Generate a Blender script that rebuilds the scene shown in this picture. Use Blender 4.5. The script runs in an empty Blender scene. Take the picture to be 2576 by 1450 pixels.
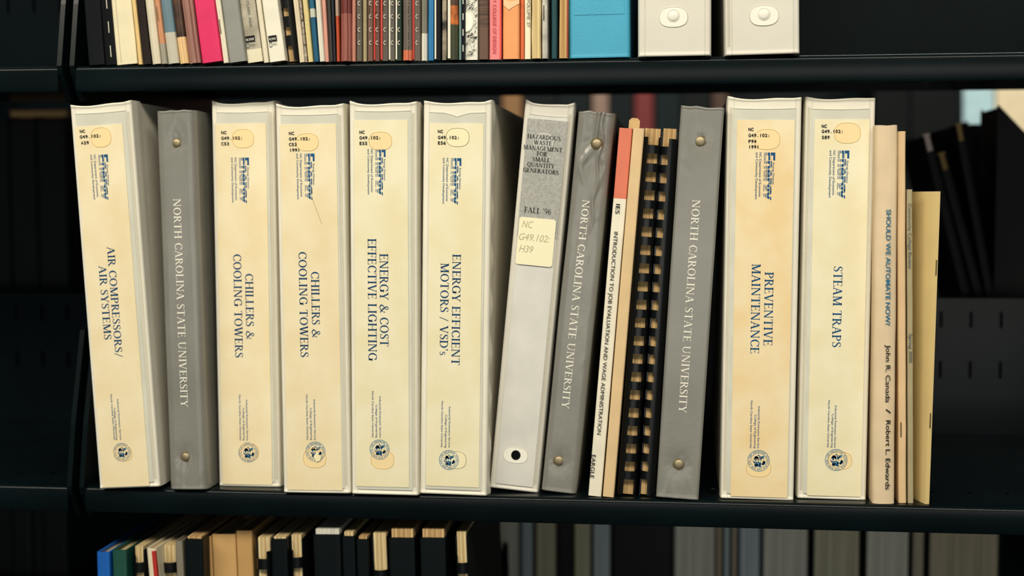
import bpy, bmesh, math, random
from mathutils import Vector, Matrix, noise

random.seed(7)
SC = bpy.context.scene
COL = SC.collection

# ------------------------------------------------------------------ camera
W_PX, H_PX = 2576.0, 1450.0
CX, CY = W_PX / 2, H_PX / 2
VPX = (-27807.0, 580.3)          # where the shelf lines meet
VPY = (1700.0, 500.0)            # straight into the shelf
F = math.sqrt(-((VPX[0] - CX) * (VPY[0] - CX) + (VPX[1] - CY) * (VPY[1] - CY)))
DIST = 1.055
S2 = 1.200                       # top of the middle shelf
S1 = 1.5385                      # top of the upper shelf (refined below)
S3 = 0.880                       # top of the lower shelf
ax_x = -Vector((VPX[0] - CX, VPX[1] - CY, F)).normalized()
ax_y = Vector((VPY[0] - CX, VPY[1] - CY, F)).normalized()
ax_z = ax_y.cross(ax_x)
if ax_z.y > 0: ax_z = -ax_z
ax_z.normalize()


def ray(u, v):
    r = Vector((u - CX, v - CY, F))
    return Vector((r.dot(ax_x), r.dot(ax_y), r.dot(ax_z)))


def slope(u, v):
    r = ray(u, v)
    return r.z / r.y


CAMZ = S2 - DIST * slope(1288, 1250.2)
S1 = CAMZ + DIST * slope(1288, 149.5)
CAM = Vector((0.0, -DIST, CAMZ))


def at_y(u, v, Y=0.0):
    r = ray(u, v)
    return CAM + r * ((Y - CAM.y) / r.y)


def at_z(u, v, Z):
    r = ray(u, v)
    return CAM + r * ((Z - CAM.z) / r.z)


cam_d = bpy.data.cameras.new('camera')
cam = bpy.data.objects.new('camera', cam_d)
COL.objects.link(cam)
right = Vector((ax_x.x, ax_y.x, ax_z.x))
down = Vector((ax_x.y, ax_y.y, ax_z.y))
fwd = Vector((ax_x.z, ax_y.z, ax_z.z))
M = Matrix.Identity(4)
for i in range(3):
    M[i][0], M[i][1], M[i][2], M[i][3] = right[i], -down[i], -fwd[i], CAM[i]
cam.matrix_world = M
cam_d.sensor_width = 36.0
cam_d.lens = F / W_PX * 36.0
cam_d.clip_start = 0.05
cam_d.clip_end = 30
cam_d.dof.use_dof = True
cam_d.dof.focus_distance = (at_y(1700, 700) - CAM).dot(fwd)
cam_d.dof.aperture_fstop = cam_d.lens / 14.0
SC.camera = cam

# ------------------------------------------------------------------ light and exposure
SC.view_settings.view_transform = 'Standard'
SC.view_settings.look = 'None'
SC.view_settings.exposure = 0.0
SC.view_settings.gamma = 1.0
world = bpy.data.worlds.new('world')
SC.world = world
world.use_nodes = True
bgn = world.node_tree.nodes['Background']
bgn.inputs['Color'].default_value = (0.50, 0.80, 0.92, 1)
bgn.inputs['Strength'].default_value = 0.10


def area(name, loc, target, sx, sy, power, color):
    d = bpy.data.lights.new(name, 'AREA')
    d.shape = 'RECTANGLE'
    d.size, d.size_y, d.energy, d.color = sx, sy, power, color
    o = bpy.data.objects.new(name, d)
    COL.objects.link(o)
    o.location = loc
    o.rotation_euler = (Vector(target) - Vector(loc)).to_track_quat('-Z', 'Y').to_euler()
    return o


area('aisle_light', (-0.25, -1.45, 2.62), (0.0, 0.0, 1.30), 3.4, 0.35, 61, (1.0, 0.92, 0.765))
area('fill_light', (0.1, -3.0, 1.20), (0.0, 0.0, 1.20), 3.0, 0.7, 15, (0.98, 0.95, 0.86))  # added low fill from behind the camera, brightens the far fore edges; no window there
area('opposite_aisle_light', (0.3, 1.08, 2.62), (0.3, 1.3, 1.3), 2.4, 0.30, 24, (0.95, 0.95, 0.85))


# ------------------------------------------------------------------ materials
def lin(c):
    return tuple((x / 12.92 if x <= 0.04045 else ((x + 0.055) / 1.055) ** 2.4) for x in (v / 255.0 for v in c)) + (1.0,)


MATS = {}


def mat(name, rgb, rough=0.55, spec=0.4, mottle=0.0, mscale=30.0, bump=0.0, bscale=300.0, metal=0.0, rgb2=None, stretch=None, coat=0.0):
    if name in MATS: return MATS[name]
    m = bpy.data.materials.new(name)
    m.use_nodes = True
    nt = m.node_tree
    b = nt.nodes['Principled BSDF']
    b.inputs['Base Color'].default_value = lin(rgb)
    b.inputs['Roughness'].default_value = rough
    b.inputs['Metallic'].default_value = metal
    b.inputs['Specular IOR Level'].default_value = spec
    b.inputs['Coat Weight'].default_value = coat
    b.inputs['Coat Roughness'].default_value = 0.25
    tc = nt.nodes.new('ShaderNodeTexCoord')
    src = tc.outputs['Object']
    if stretch:
        mp = nt.nodes.new('ShaderNodeMapping')
        mp.inputs['Scale'].default_value = stretch
        nt.links.new(src, mp.inputs['Vector'])
        src = mp.outputs['Vector']
    if mottle or rgb2:
        n = nt.nodes.new('ShaderNodeTexNoise')
        n.inputs['Scale'].default_value = mscale
        n.inputs['Detail'].default_value = 5
        nt.links.new(src, n.inputs['Vector'])
        r = nt.nodes.new('ShaderNodeValToRGB')
        r.color_ramp.elements[0].position = 0.36
        r.color_ramp.elements[1].position = 0.66
        c2 = rgb2 if rgb2 else tuple(max(0, x * (1 - mottle)) for x in rgb)
        r.color_ramp.elements[0].color = lin(c2)
        r.color_ramp.elements[1].color = lin(rgb)
        nt.links.new(n.outputs['Fac'], r.inputs['Fac'])
        nt.links.new(r.outputs['Color'], b.inputs['Base Color'])
    if bump:
        n2 = nt.nodes.new('ShaderNodeTexNoise')
        n2.inputs['Scale'].default_value = bscale
        n2.inputs['Detail'].default_value = 4
        nt.links.new(src, n2.inputs['Vector'])
        bp = nt.nodes.new('ShaderNodeBump')
        bp.inputs['Strength'].default_value = bump
        bp.inputs['Distance'].default_value = 0.001
        nt.links.new(n2.outputs['Fac'], bp.inputs['Height'])
        nt.links.new(bp.outputs['Normal'], b.inputs['Normal'])
    MATS[name] = m
    return m


def flat(rgb, rough=0.5, **k):
    return mat('colour_%d_%d_%d_%d' % (rgb[0], rgb[1], rgb[2], int(rough * 100)), rgb, rough, **k)


STEEL = mat('black_painted_steel', (9, 19, 22), 0.24, 0.16, mottle=0.25, mscale=14, bump=0.05, bscale=900)
SLOT = mat('slot_dark', (4, 5, 6), 0.9, 0.1)
VINYL = mat('cream_vinyl', (238, 232, 214), 0.42, 0.4, mottle=0.035, mscale=22, bump=0.12, bscale=90)
VINYL_W = mat('white_vinyl', (220, 215, 202), 0.42, 0.4, mottle=0.03, mscale=22, bump=0.12, bscale=90)
SEAM = mat('vinyl_seam', (176, 166, 138), 0.6, 0.3)
POCKET = mat('clear_vinyl_over_white', (214, 212, 196), 0.30, 0.45, mottle=0.05, mscale=35, bump=0.10, bscale=60)
CARD = mat('aged_card', (240, 227, 192), 0.42, 0.35, rgb2=(235, 216, 173), mscale=34, bump=0.05, bscale=60)
CARD_PALE = mat('pale_card', (240, 231, 200), 0.42, 0.35, rgb2=(234, 222, 181), mscale=34, bump=0.05, bscale=60)
CARD_WARM = mat('yellowed_card', (241, 224, 184), 0.42, 0.35, rgb2=(237, 209, 157), mscale=30, bump=0.05, bscale=60)
OVAL_Y = mat('oval_yellow', (244, 218, 164), 0.4, 0.4)
OVAL_P = mat('oval_pale', (243, 232, 190), 0.4, 0.4)
OVAL_RIM = mat('oval_rim', (226, 194, 134), 0.5, 0.3)
INK_BLUE = mat('ink_blue', (22, 82, 128), 0.6, 0.2)
INK_NAVY = mat('ink_navy', (16, 66, 110), 0.6, 0.2)
INK_MID = mat('ink_faded_blue', (58, 118, 152), 0.6, 0.2)
INK_BLACK = mat('ink_black', (22, 22, 24), 0.6, 0.2)
INK_GREY = mat('ink_grey', (96, 100, 96), 0.6, 0.2)
INK_WHITE = mat('ink_white', (236, 232, 216), 0.5, 0.3)
GREYV = mat('grey_vinyl', (136, 134, 126), 0.26, 0.6, mottle=0.09, mscale=18, bump=0.07, bscale=240, stretch=(1, 1, 1))
BRASS = mat('rivet_metal', (160, 146, 116), 0.5, 0.5, metal=0.75)
DARKHOLE = mat('dark_hole', (8, 9, 12), 0.8, 0.1)
PAGES = mat('page_edges', (232, 216, 172), 0.8, 0.2, rgb2=(180, 150, 100), mscale=1.0, stretch=(1400, 6, 6))
PAGES_TAN = mat('tan_page_edges', (214, 184, 132), 0.8, 0.2, rgb2=(160, 122, 76), mscale=1.0, stretch=(1100, 6, 6))
PAGES_GREY = mat('grey_page_edges', (226, 222, 208), 0.8, 0.2, rgb2=(188, 184, 170), mscale=1.0, stretch=(500, 4, 4))
BLACKP = mat('black_plastic', (10, 12, 13), 0.28, 0.35)
BLACKC = mat('black_card', (11, 13, 15), 0.55, 0.25)
STAPLE = mat('staple_wire', (120, 112, 96), 0.35, 0.5, metal=0.9)


# ------------------------------------------------------------------ mesh builder
class MB:
    def __init__(s):
        s.v, s.f, s.mi, s.mats = [], [], [], []

    def m(s, material):
        if material not in s.mats: s.mats.append(material)
        return s.mats.index(material)

    def add(s, verts, faces, material):
        o = len(s.v)
        k = s.m(material)
        s.v += [tuple(p) for p in verts]
        for f in faces:
            s.f.append([o + i for i in f])
            s.mi.append(k)

    def box(s, x0, x1, y0, y1, z0, z1, material):
        vs = [(x, y, z) for x in (x0, x1) for y in (y0, y1) for z in (z0, z1)]
        s.add(vs, [(0, 1, 3, 2), (4, 6, 7, 5), (0, 4, 5, 1), (2, 3, 7, 6), (0, 2, 6, 4), (1, 5, 7, 3)], material)

    def prism_yz(s, pts, x0, x1, material):
        n = len(pts)
        vs = [(x0, p[0], p[1]) for p in pts] + [(x1, p[0], p[1]) for p in pts]
        fs = [list(range(n))[::-1], list(range(n, 2 * n))] + [(i, (i + 1) % n, n + (i + 1) % n, n + i) for i in range(n)]
        s.add(vs, fs, material)

    def prism_xz(s, pts, y0, y1, material):
        n = len(pts)
        vs = [(p[0], y0, p[1]) for p in pts] + [(p[0], y1, p[1]) for p in pts]
        fs = [list(range(n)), list(range(n, 2 * n))[::-1]] + [(i, n + i, n + (i + 1) % n, (i + 1) % n) for i in range(n)]
        s.add(vs, fs, material)

    def tube(s, pts, r, material, seg=6):
        rings = []
        P = [Vector(p) for p in pts]
        for i, p in enumerate(P):
            d = (P[min(i + 1, len(P) - 1)] - P[max(i - 1, 0)]).normalized()
            a = d.cross(Vector((0.3, 0.9, 0.31))).normalized()
            b = d.cross(a)
            rings.append([p + (a * math.cos(t) + b * math.sin(t)) * r for t in (2 * math.pi * k / seg for k in range(seg))])
        vs = [q for rg in rings for q in rg]
        fs = []
        for i in range(len(P) - 1):
            for k in range(seg):
                fs.append((i * seg + k, i * seg + (k + 1) % seg, (i + 1) * seg + (k + 1) % seg, (i + 1) * seg + k))
        fs += [tuple(range(seg))[::-1], tuple((len(P) - 1) * seg + k for k in range(seg))]
        s.add(vs, fs, material)

    def dome(s, x, z, y, r, hgt, material, seg=20, rings=5, yflip=1):
        vs, fs = [], []
        for i in range(rings):
            a = (math.pi / 2) * i / rings
            rr, yy = r * math.cos(a), y - hgt * math.sin(a)
            for k in range(seg):
                t = 2 * math.pi * k / seg
                vs.append((x + rr * math.cos(t), yy, z + rr * math.sin(t)))
        vs.append((x, y - hgt, z))
        for i in range(rings - 1):
            for k in range(seg):
                fs.append((i * seg + k, i * seg + (k + 1) % seg, (i + 1) * seg + (k + 1) % seg, (i + 1) * seg + k))
        for k in range(seg):
            fs.append(((rings - 1) * seg + k, (rings - 1) * seg + (k + 1) % seg, len(vs) - 1))
        fs.append(tuple(range(seg))[::-1])
        s.add(vs, fs, material)

    def outline_ring(s, pts, inset, y0, y1, material):
        """closed raised ring following an outline (x, z)"""
        n = len(pts)
        c = (sum(p[0] for p in pts) / n, sum(p[1] for p in pts) / n)
        inner = []
        for p in pts:
            d = math.hypot(p[0] - c[0], p[1] - c[1])
            k = (d - inset) / d
            inner.append((c[0] + (p[0] - c[0]) * k, c[1] + (p[1] - c[1]) * k))
        vs = [(p[0], y1, p[1]) for p in pts] + [(((p[0] + q[0]) / 2), y0, (p[1] + q[1]) / 2) for p, q in zip(pts, inner)] + [(q[0], y1, q[1]) for q in inner]
        fs = []
        for i in range(n):
            j = (i + 1) % n
            fs += [(i, j, n + j, n + i), (n + i, n + j, 2 * n + j, 2 * n + i)]
        s.add(vs, fs, material)

    def deform(s, fn, start=0):
        s.v = s.v[:start] + [fn(*p) for p in s.v[start:]]

    def build(s, name, parent=None, smooth=True, recalc=True, angle=35):
        me = bpy.data.meshes.new(name)
        me.from_pydata(s.v, [], s.f)
        for m_ in s.mats: me.materials.append(m_)
        me.polygons.foreach_set('material_index', s.mi)
        if recalc:
            bm = bmesh.new()
            bm.from_mesh(me)
            bmesh.ops.recalc_face_normals(bm, faces=bm.faces[:])
            bm.to_mesh(me)
            bm.free()
        if smooth:
            me.polygons.foreach_set('use_smooth', [True] * len(me.polygons))
            me.set_sharp_from_angle(angle=math.radians(angle))
        me.update()
        o = bpy.data.objects.new(name, me)
        COL.objects.link(o)
        if parent is not None: o.parent = parent
        return o


def tag(o, label=None, cat=None, group=None, kind=None):
    if label: o['label'] = label
    if cat: o['category'] = cat
    if group: o['group'] = group
    if kind: o['kind'] = kind
    return o


# ------------------------------------------------------------------ lettering
_fc = {}


def sans(text, bold=0.0, shear=0.0, mono=0.0):
    """outline polygons of a line of sans text: (verts, faces, width), capital height 1, starting at x = 0"""
    key = (text, bold, shear, mono)
    if key in _fc: return _fc[key]
    if mono:
        V, Fc = [], []
        for i, ch in enumerate(text):
            if ch == ' ': continue
            v, f, w = sans(ch, bold, shear)
            o = len(V)
            k = min(1.0, mono * 0.9 / max(w, 1e-3))
            V += [((x * k) + i * mono + (mono - w * k) / 2, y) for x, y in v]
            Fc += [[o + j for j in q] for q in f]
        _fc[key] = (V, Fc, mono * len(text))
        return _fc[key]
    c = bpy.data.curves.new('tmp', 'FONT')
    c.body = text
    c.resolution_u = 3
    c.offset = bold
    c.shear = shear
    o = bpy.data.objects.new('tmp', c)
    me = bpy.data.meshes.new_from_object(o)
    v = [(p.co.x, p.co.y) for p in me.vertices]
    f = [list(p.vertices) for p in me.polygons]
    bpy.data.objects.remove(o)
    bpy.data.curves.remove(c)
    bpy.data.meshes.remove(me)
    x0 = min(p[0] for p in v)
    v = [((p[0] - x0) / 0.682, p[1] / 0.682) for p in v]
    _fc[key] = (v, f, max(p[0] for p in v))
    return _fc[key]


TT, tt, SER = 0.150, 0.066, 0.085


class G:
    """one serif capital drawn as overlapping strokes"""
    def __init__(s): s.v, s.f = [], []

    def quad(s, *p):
        o = len(s.v)
        s.v += list(p)
        s.f.append([o + i for i in range(len(p))])
        return s

    def rect(s, x0, x1, y0, y1): return s.quad((x0, y0), (x1, y0), (x1, y1), (x0, y1))

    def foot(s, x, w, y, e=SER):
        d = 0.04 if y < 0.5 else -0.04
        s.quad((x - w / 2 - e, y), (x + w / 2 + e, y), (x + w / 2 + e, y + d), (x - w / 2 - e, y + d)) if d > 0 else s.quad((x - w / 2 - e, y + d), (x + w / 2 + e, y + d), (x + w / 2 + e, y), (x - w / 2 - e, y))
        # bracket
        s.quad((x - w / 2 - e * .45, y + d), (x + w / 2 + e * .45, y + d), (x + w / 2, y + d * 2.2), (x - w / 2, y + d * 2.2))
        return s

    def stem(s, x, w=TT, y0=0.0, y1=1.0, top=True, bot=True):
        s.rect(x - w / 2, x + w / 2, y0, y1)
        if bot: s.foot(x, w, y0)
        if top: s.foot(x, w, y1)
        return s

    def diag(s, x0, y0, x1, y1, w):
        return s.quad((x0 - w / 2, y0), (x0 + w / 2, y0), (x1 + w / 2, y1), (x1 - w / 2, y1))

    def arc(s, cx, cy, rx, ry, a0, a1, T=TT, t=tt, n=22):
        pr = None
        for i in range(n + 1):
            a = math.radians(a0 + (a1 - a0) * i / n)
            o = (cx + rx * math.cos(a), cy + ry * math.sin(a))
            q = (cx + (rx - T) * math.cos(a), cy + (ry - t) * math.sin(a))
            if pr: s.quad(pr[0], o, q, pr[1])
            pr = (o, q)
        return s

    def pen(s, pts, th, n=8):
        P = [Vector((p[0], p[1])) for p in pts]
        out = []
        for i in range(len(P) - 1):
            a, b, c, d = P[max(i - 1, 0)], P[i], P[i + 1], P[min(i + 2, len(P) - 1)]
            for k in range(n):
                u = k / n
                q = 0.5 * ((2 * b) + (c - a) * u + (2 * a - 5 * b + 4 * c - d) * u * u + (3 * b - a - 3 * c + d) * u ** 3)
                out.append((q, th[i] + (th[i + 1] - th[i]) * u))
        out.append((P[-1], th[-1]))
        pr = None
        for i, (q, w) in enumerate(out):
            dd = (out[min(i + 1, len(out) - 1)][0] - out[max(i - 1, 0)][0])
            if dd.length < 1e-9: continue
            dd.normalize()
            nn = Vector((-dd.y, dd.x)) * (w / 2)
            e = ((q + nn)[:], (q - nn)[:])
            if pr: s.quad(pr[0], e[0], e[1], pr[1])
            pr = e
        return s


def serif_glyphs():
    D = {}
    def new(ch, w):
        g = G()
        D[ch] = (g, w)
        return g
    g = new('A', .80); g.diag(.10, 0, .385, 1, tt); g.diag(.67, 0, .40, 1.0, TT); g.rect(.20, .58, .33, .38); g.foot(.10, tt, 0); g.foot(.67, TT, 0, .07)
    g = new('C', .76); g.arc(.43, .5, .39, .515, 42, 318); g.rect(.67, .715, .66, .97); g.rect(.675, .72, .07, .26)
    g = new('D', .84); g.stem(.17); g.arc(.36, .5, .43, .50, -90, 90); g.rect(.16, .37, .945, 1.0); g.rect(.16, .37, 0, .055)
    g = new('E', .66); g.stem(.17); g.rect(.17, .57, .95, 1); g.rect(.17, .60, 0, .05); g.rect(.17, .48, .49, .54); g.rect(.535, .58, .80, 1); g.rect(.575, .62, 0, .22); g.rect(.46, .50, .40, .63)
    g = new('F', .62); g.stem(.17); g.rect(.17, .56, .95, 1); g.rect(.17, .47, .48, .53); g.rect(.525, .57, .79, 1); g.rect(.45, .49, .39, .62)
    g = new('G', .86); g.arc(.43, .5, .39, .515, 42, 345); g.rect(.67, .715, .66, .97); g.stem(.71, TT, .04, .42, True, False)
    g = new('H', .90); g.stem(.18); g.stem(.72); g.rect(.18, .72, .48, .535)
    g = new('I', .36); g.stem(.18)
    g = new('K', .80); g.stem(.17); g.diag(.24, .42, .60, 1, tt); g.diag(.66, 0, .33, .58, TT); g.foot(.62, tt, 1); g.foot(.67, TT, 0)
    g = new('L', .64); g.stem(.17); g.rect(.17, .58, 0, .05); g.rect(.555, .60, 0, .25)
    g = new('M', 1.04); g.stem(.16, tt); g.stem(.86); g.diag(.50, 0, .20, 1, TT * 1.05); g.diag(.50, 0, .83, 1, tt)
    g = new('N', .90); g.stem(.15, tt); g.stem(.74, tt, 0, 1, True, False); g.diag(.72, 0, .18, 1, TT)
    g = new('O', .86); g.arc(.43, .5, .40, .515, 0, 360, n=36)
    g = new('P', .66); g.stem(.17); g.arc(.30, .735, .32, .265, -90, 90, TT * .9); g.rect(.16, .31, .945, 1); g.rect(.16, .31, .47, .52)
    g = new('Q', .86); g.arc(.43, .5, .40, .515, 0, 360, n=36); g.pen([(.42, .03), (.58, -.12), (.82, -.20)], [.06, .11, .04])
    g = new('R', .76); g.stem(.17); g.arc(.30, .745, .31, .255, -90, 90, TT * .9); g.rect(.16, .31, .945, 1); g.rect(.16, .31, .49, .54); g.diag(.66, 0, .36, .51, TT); g.foot(.68, TT, 0, .05)
    S = [(.475, .78), (.42, .93), (.29, .975), (.15, .90), (.12, .76), (.20, .62), (.34, .51), (.46, .38), (.485, .22), (.40, .07), (.26, .025), (.13, .09), (.08, .25)]
    g = new('S', .58); g.pen(S, [.045, .05, .055, .09, .12, .14, .15, .14, .12, .08, .055, .05, .045]); g.rect(.455, .495, .74, .97); g.rect(.07, .11, .03, .28)
    g = new('T', .74); g.stem(.37, TT, 0, 1, False, True); g.rect(.05, .69, .95, 1); g.rect(.04, .085, .78, 1); g.rect(.655, .70, .78, 1)
    g = new('U', .88); g.rect(.105, .235, .34, 1); g.foot(.17, TT, 1); g.rect(.68, .735, .34, 1); g.foot(.708, tt, 1); g.arc(.42, .35, .315, .365, 180, 360, TT * .8, .07)
    g = new('V', .80); g.diag(.41, -.01, .12, 1, TT); g.diag(.41, -.01, .68, 1, tt); g.foot(.12, TT, 1, .06); g.foot(.68, tt, 1)
    g = new('W', 1.12); g.diag(.36, -.01, .13, 1, TT); g.diag(.37, -.01, .56, 1, tt); g.diag(.78, -.01, .56, 1, TT); g.diag(.79, -.01, 1.0, 1, tt); g.foot(.13, TT, 1, .06); g.foot(1.0, tt, 1); g.foot(.56, TT, 1, .04)
    g = new('Y', .76); g.stem(.38, TT, 0, .46, False, True); g.diag(.37, .42, .12, 1, TT); g.diag(.39, .42, .65, 1, tt); g.foot(.12, TT, 1, .06); g.foot(.65, tt, 1)
    g = new('Z', .70); g.rect(.08, .62, .95, 1); g.rect(.06, .64, 0, .05); g.diag(.13, .03, .55, .97, TT); g.rect(.07, .11, .80, 1); g.rect(.60, .64, 0, .22)
    g = new('&', .92); g.pen([(.84, .56), (.74, .30), (.52, .06), (.28, .0), (.10, .16), (.16, .36), (.38, .55), (.54, .74), (.50, .92), (.38, .98), (.27, .86), (.33, .64), (.56, .30), (.86, .02)], [.05, .06, .08, .10, .13, .10, .06, .07, .09, .06, .09, .12, .14, .07]); g.rect(.70, .92, .55, .59)
    g = new('/', .50); g.diag(.06, -.08, .42, 1.02, .07)
    g = new("'", .22); g.quad((.09, .70), (.13, .70), (.18, 1.0), (.05, 1.0))
    g = new('s', .44)
    g.pen([(x * .72 + .02, y * .66) for x, y in S], [.04, .05, .055, .075, .09, .10, .105, .10, .09, .07, .055, .05, .04])
    g = new('9', .56); g.arc(.27, .68, .23, .32, 0, 360, .10, .05); g.pen([(.44, .70), (.44, .45), (.34, .18), (.12, .0)], [.11, .11, .08, .04])
    g = new('6', .56); g.arc(.28, .31, .23, .32, 0, 360, .10, .05); g.pen([(.11, .30), (.11, .55), (.22, .82), (.44, 1.0)], [.11, .11, .08, .04])
    g = new(' ', .36)
    return D


GLY = serif_glyphs()


def serif(text):
    if ('S', text) in _fc: return _fc[('S', text)]
    V, Fc, x = [], [], 0.0
    for ch in text:
        g, w = GLY[ch]
        o = len(V)
        V += [(p[0] + x, p[1]) for p in g.v]
        Fc += [[o + i for i in q] for q in g.f]
        x += w + 0.03
    _fc[('S', text)] = (V, Fc, x - 0.03)
    return _fc[('S', text)]


def striped_word():
    """the striped Energy wordmark: bold letters sliced into bands that thin out towards the foot"""
    if 'EN' in _fc: return _fc['EN']
    v, f, w = sans('Energy', 0.035)
    V, Fc = [], []
    for b0, b1 in ((0.0, .04), (.10, .14), (.20, .265), (.33, .54), (.60, 1.0)):
        bm = bmesh.new()
        vs = [bm.verts.new((p[0], p[1], 0)) for p in v]
        for q in f:
            try: bm.faces.new([vs[i] for i in q])
            except ValueError: pass
        for co, no in ((b0, (0, -1, 0)), (b1, (0, 1, 0))):
            bmesh.ops.bisect_plane(bm, geom=bm.verts[:] + bm.edges[:] + bm.faces[:], plane_co=(0, co, 0), plane_no=no, clear_outer=True)
        bm.verts.index_update()
        o = len(V)
        V += [(p.co.x, p.co.y) for p in bm.verts]
        Fc += [[o + q.index for q in fc.verts] for fc in bm.faces]
        bm.free()
    _fc['EN'] = (V, Fc, w)
    return _fc['EN']


def put(mb, poly, o, dx, dy, sx, sy, y, material):
    V, Fc, _ = poly
    mb.add([(o[0] + p[0] * sx * dx[0] + p[1] * sy * dy[0], y, o[1] + p[0] * sx * dx[1] + p[1] * sy * dy[1]) for p in V], Fc, material)


# ------------------------------------------------------------------ a book-like thing standing on a shelf
class Vol:
    """root Empty at the foot of the spine; local x right, y into the shelf, z up; loc() turns a photograph point on the spine into local x, z"""
    def __init__(s, name, label, cat, group, bl, br, tl, tr, shelf, Y=None, h=None, shrink=0.0004):
        bc = ((bl[0] + br[0]) / 2, (bl[1] + br[1]) / 2)
        if Y is None:
            p = at_z(bc[0], bc[1], shelf + 0.0005)
            Y = max(-0.006, min(0.03, p.y))
        q = [at_y(p[0], p[1], Y) for p in (bl, br, tl, tr)]
        dl, dr = q[2] - q[0], q[3] - q[1]
        s.lean = math.atan2(dl.x + dr.x, dl.z + dr.z)
        c, sn = math.cos(s.lean), math.sin(s.lean)
        s.w = max(0.0015, ((q[1].x - q[0].x) + (q[3].x - q[2].x)) / 2 * c - shrink)
        mid = (q[0] + q[1]) / 2
        lift = abs(sn) * s.w / 2 + 0.0002
        mid.x += (shelf + lift - mid.z) * sn / c
        mid.z = shelf + lift
        s.base, s.Y = mid, Y
        s.h = h if h else ((q[2] + q[3]) / 2 - mid).dot(Vector((sn, 0, c)))
        s.root = bpy.data.objects.new(name, None)
        s.root.empty_display_size = 0.02
        COL.objects.link(s.root)
        s.root.location = mid
        s.root.rotation_euler = (0, s.lean, 0)
        tag(s.root, label, cat, group)

    def loc(s, u, v):
        d = at_y(u, v, s.Y) - s.base
        c, sn = math.cos(s.lean), math.sin(s.lean)
        return (d.x * c - d.z * sn, d.x * sn + d.z * c)

    def k(s):
        return (s.loc(1300, 600)[1] - s.loc(1300, 700)[1]) / 100.0   # metres per pixel

    def down(s, mb, poly, u, v0, v1, cap, y, material):
        """text reading downwards: baseline starts at (u, v0), ends at height v1"""
        o = s.loc(u, v0)
        L = o[1] - s.loc(u, v1)[1]
        put(mb, poly, o, (0, -1), (1, 0), L / poly[2], cap * s.k(), y, material)

    def across(s, mb, poly, u0, v, u1, cap, y, material, rot=0.0):
        o, e = s.loc(u0, v), s.loc(u1, v)
        L = e[0] - o[0]
        c, sn = math.cos(rot), math.sin(rot)
        put(mb, poly, o, (c, sn), (-sn, c), L / poly[2], cap * s.k(), y, material)


def cover_mesh(w, h, D, t, r=0.0015, bulge=0.0, bead=0.0, bands=None, material=None, top=None, nz=1, rim=0.0, front_n=8, deform=None, side_n=None, spine_only=True):
    """U shaped cover: spine at y = 0, boards running back to y = D; bands = [(z, material)...] recolours the spine from below up to z"""
    xs = []
    n = front_n
    x0, x1 = -w / 2 + r, w / 2 - r
    xs = [x0 + (x1 - x0) * i / n for i in range(n + 1)]
    if bead:
        e = min(0.0048, w * 0.2)
        for sgn in (-1, 1):
            for dd in (-0.0009, -0.00045, 0, 0.00045, 0.0009):
                xs.append(sgn * (w / 2 - e) + dd)
        xs = sorted(xs)
    prof = []
    ys = side_n or [0.004, 0.010, 0.03]
    ys = [y for y in ys if y > r * 1.2 and y < D * 0.95]
    for y in [D] + ys[::-1]: prof.append((-w / 2, y))
    for i in range(5):
        a = math.pi + (math.pi / 2) * i / 4
        prof.append((-w / 2 + r + r * math.cos(a), r + r * math.sin(a)))
    for x in xs[1:-1]:
        y = -bulge * (1 - (2 * x / w) ** 2)
        if bead:
            for sgn in (-1, 1):
                y -= bead * math.exp(-((x - sgn * (w / 2 - e)) / 0.0005) ** 2)
        prof.append((x, y))
    for i in range(5):
        a = 1.5 * math.pi + (math.pi / 2) * i / 4
        prof.append((w / 2 - r + r * math.cos(a), r + r * math.sin(a)))
    for y in ys + [D]: prof.append((w / 2, y))
    kx = max(0.1, (w - 2 * t) / w)
    inner = [(x * kx, y if y == D else t + y * (D - t) / D) for x, y in prof]
    zs = {0.0, h}
    for i in range(nz + 1): zs.add(h * i / nz)
    if rim:
        for d in (0.0006, 0.0012, 0.0018, 0.0026, 0.0036, 0.006, 0.010):
            zs.add(d); zs.add(h - d)
    if bands:
        for z, _ in bands:
            if z is not None and 0 < z < h: zs.add(z)
    zs = sorted(zs)
    mb = MB()
    N = len(prof)
    vs, fs = [], []
    for z in zs:
        o = 0.0
        if rim:
            d = min(z, h - z)
            o = rim * math.exp(-((d - 0.0010) / 0.0009) ** 2)
        for (x, y) in prof:
            f = max(0.0, 1 - y / 0.004)
            vs.append((x, y - o * f, z))
        for (x, y) in inner: vs.append((x, y, z))
    mb.v = vs
    mm = mb.m(material)

    def band(zm):
        if bands:
            for z, m_ in bands:
                if z is None or zm < z: return mb.m(m_)
        return mm
    nb = len([y for y in ys])
    for i in range(len(zs) - 1):
        a, b = i * 2 * N, (i + 1) * 2 * N
        k = band((zs[i] + zs[i + 1]) / 2)
        for j in range(N - 1):
            mb.f.append([a + j, a + j + 1, b + j + 1, b + j]); mb.mi.append(k)
            mb.f.append([a + N + j, b + N + j, b + N + j + 1, a + N + j + 1]); mb.mi.append(mm)
        for j in (0, N - 1):
            mb.f.append([a + j, a + N + j, b + N + j, b + j]); mb.mi.append(mm)
    for a, k in ((0, band(1e-6)), ((len(zs) - 1) * 2 * N, band(h - 1e-6))):
        for j in range(N - 1):
            mb.f.append([a + j, a + j + 1, a + N + j + 1, a + N + j]); mb.mi.append(k)
    if deform: mb.deform(deform)
    return mb


def pages(vol, t, D, material, inset=0.002, top=0.002, front=None, name='page_block'):
    mb = MB()
    y0 = t + 0.0008 if front is None else front
    mb.box(-vol.w / 2 + t + 0.0001, vol.w / 2 - t - 0.0001, y0, D - inset, top, vol.h - top, material)
    return mb.build(name, vol.root, smooth=False)


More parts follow.
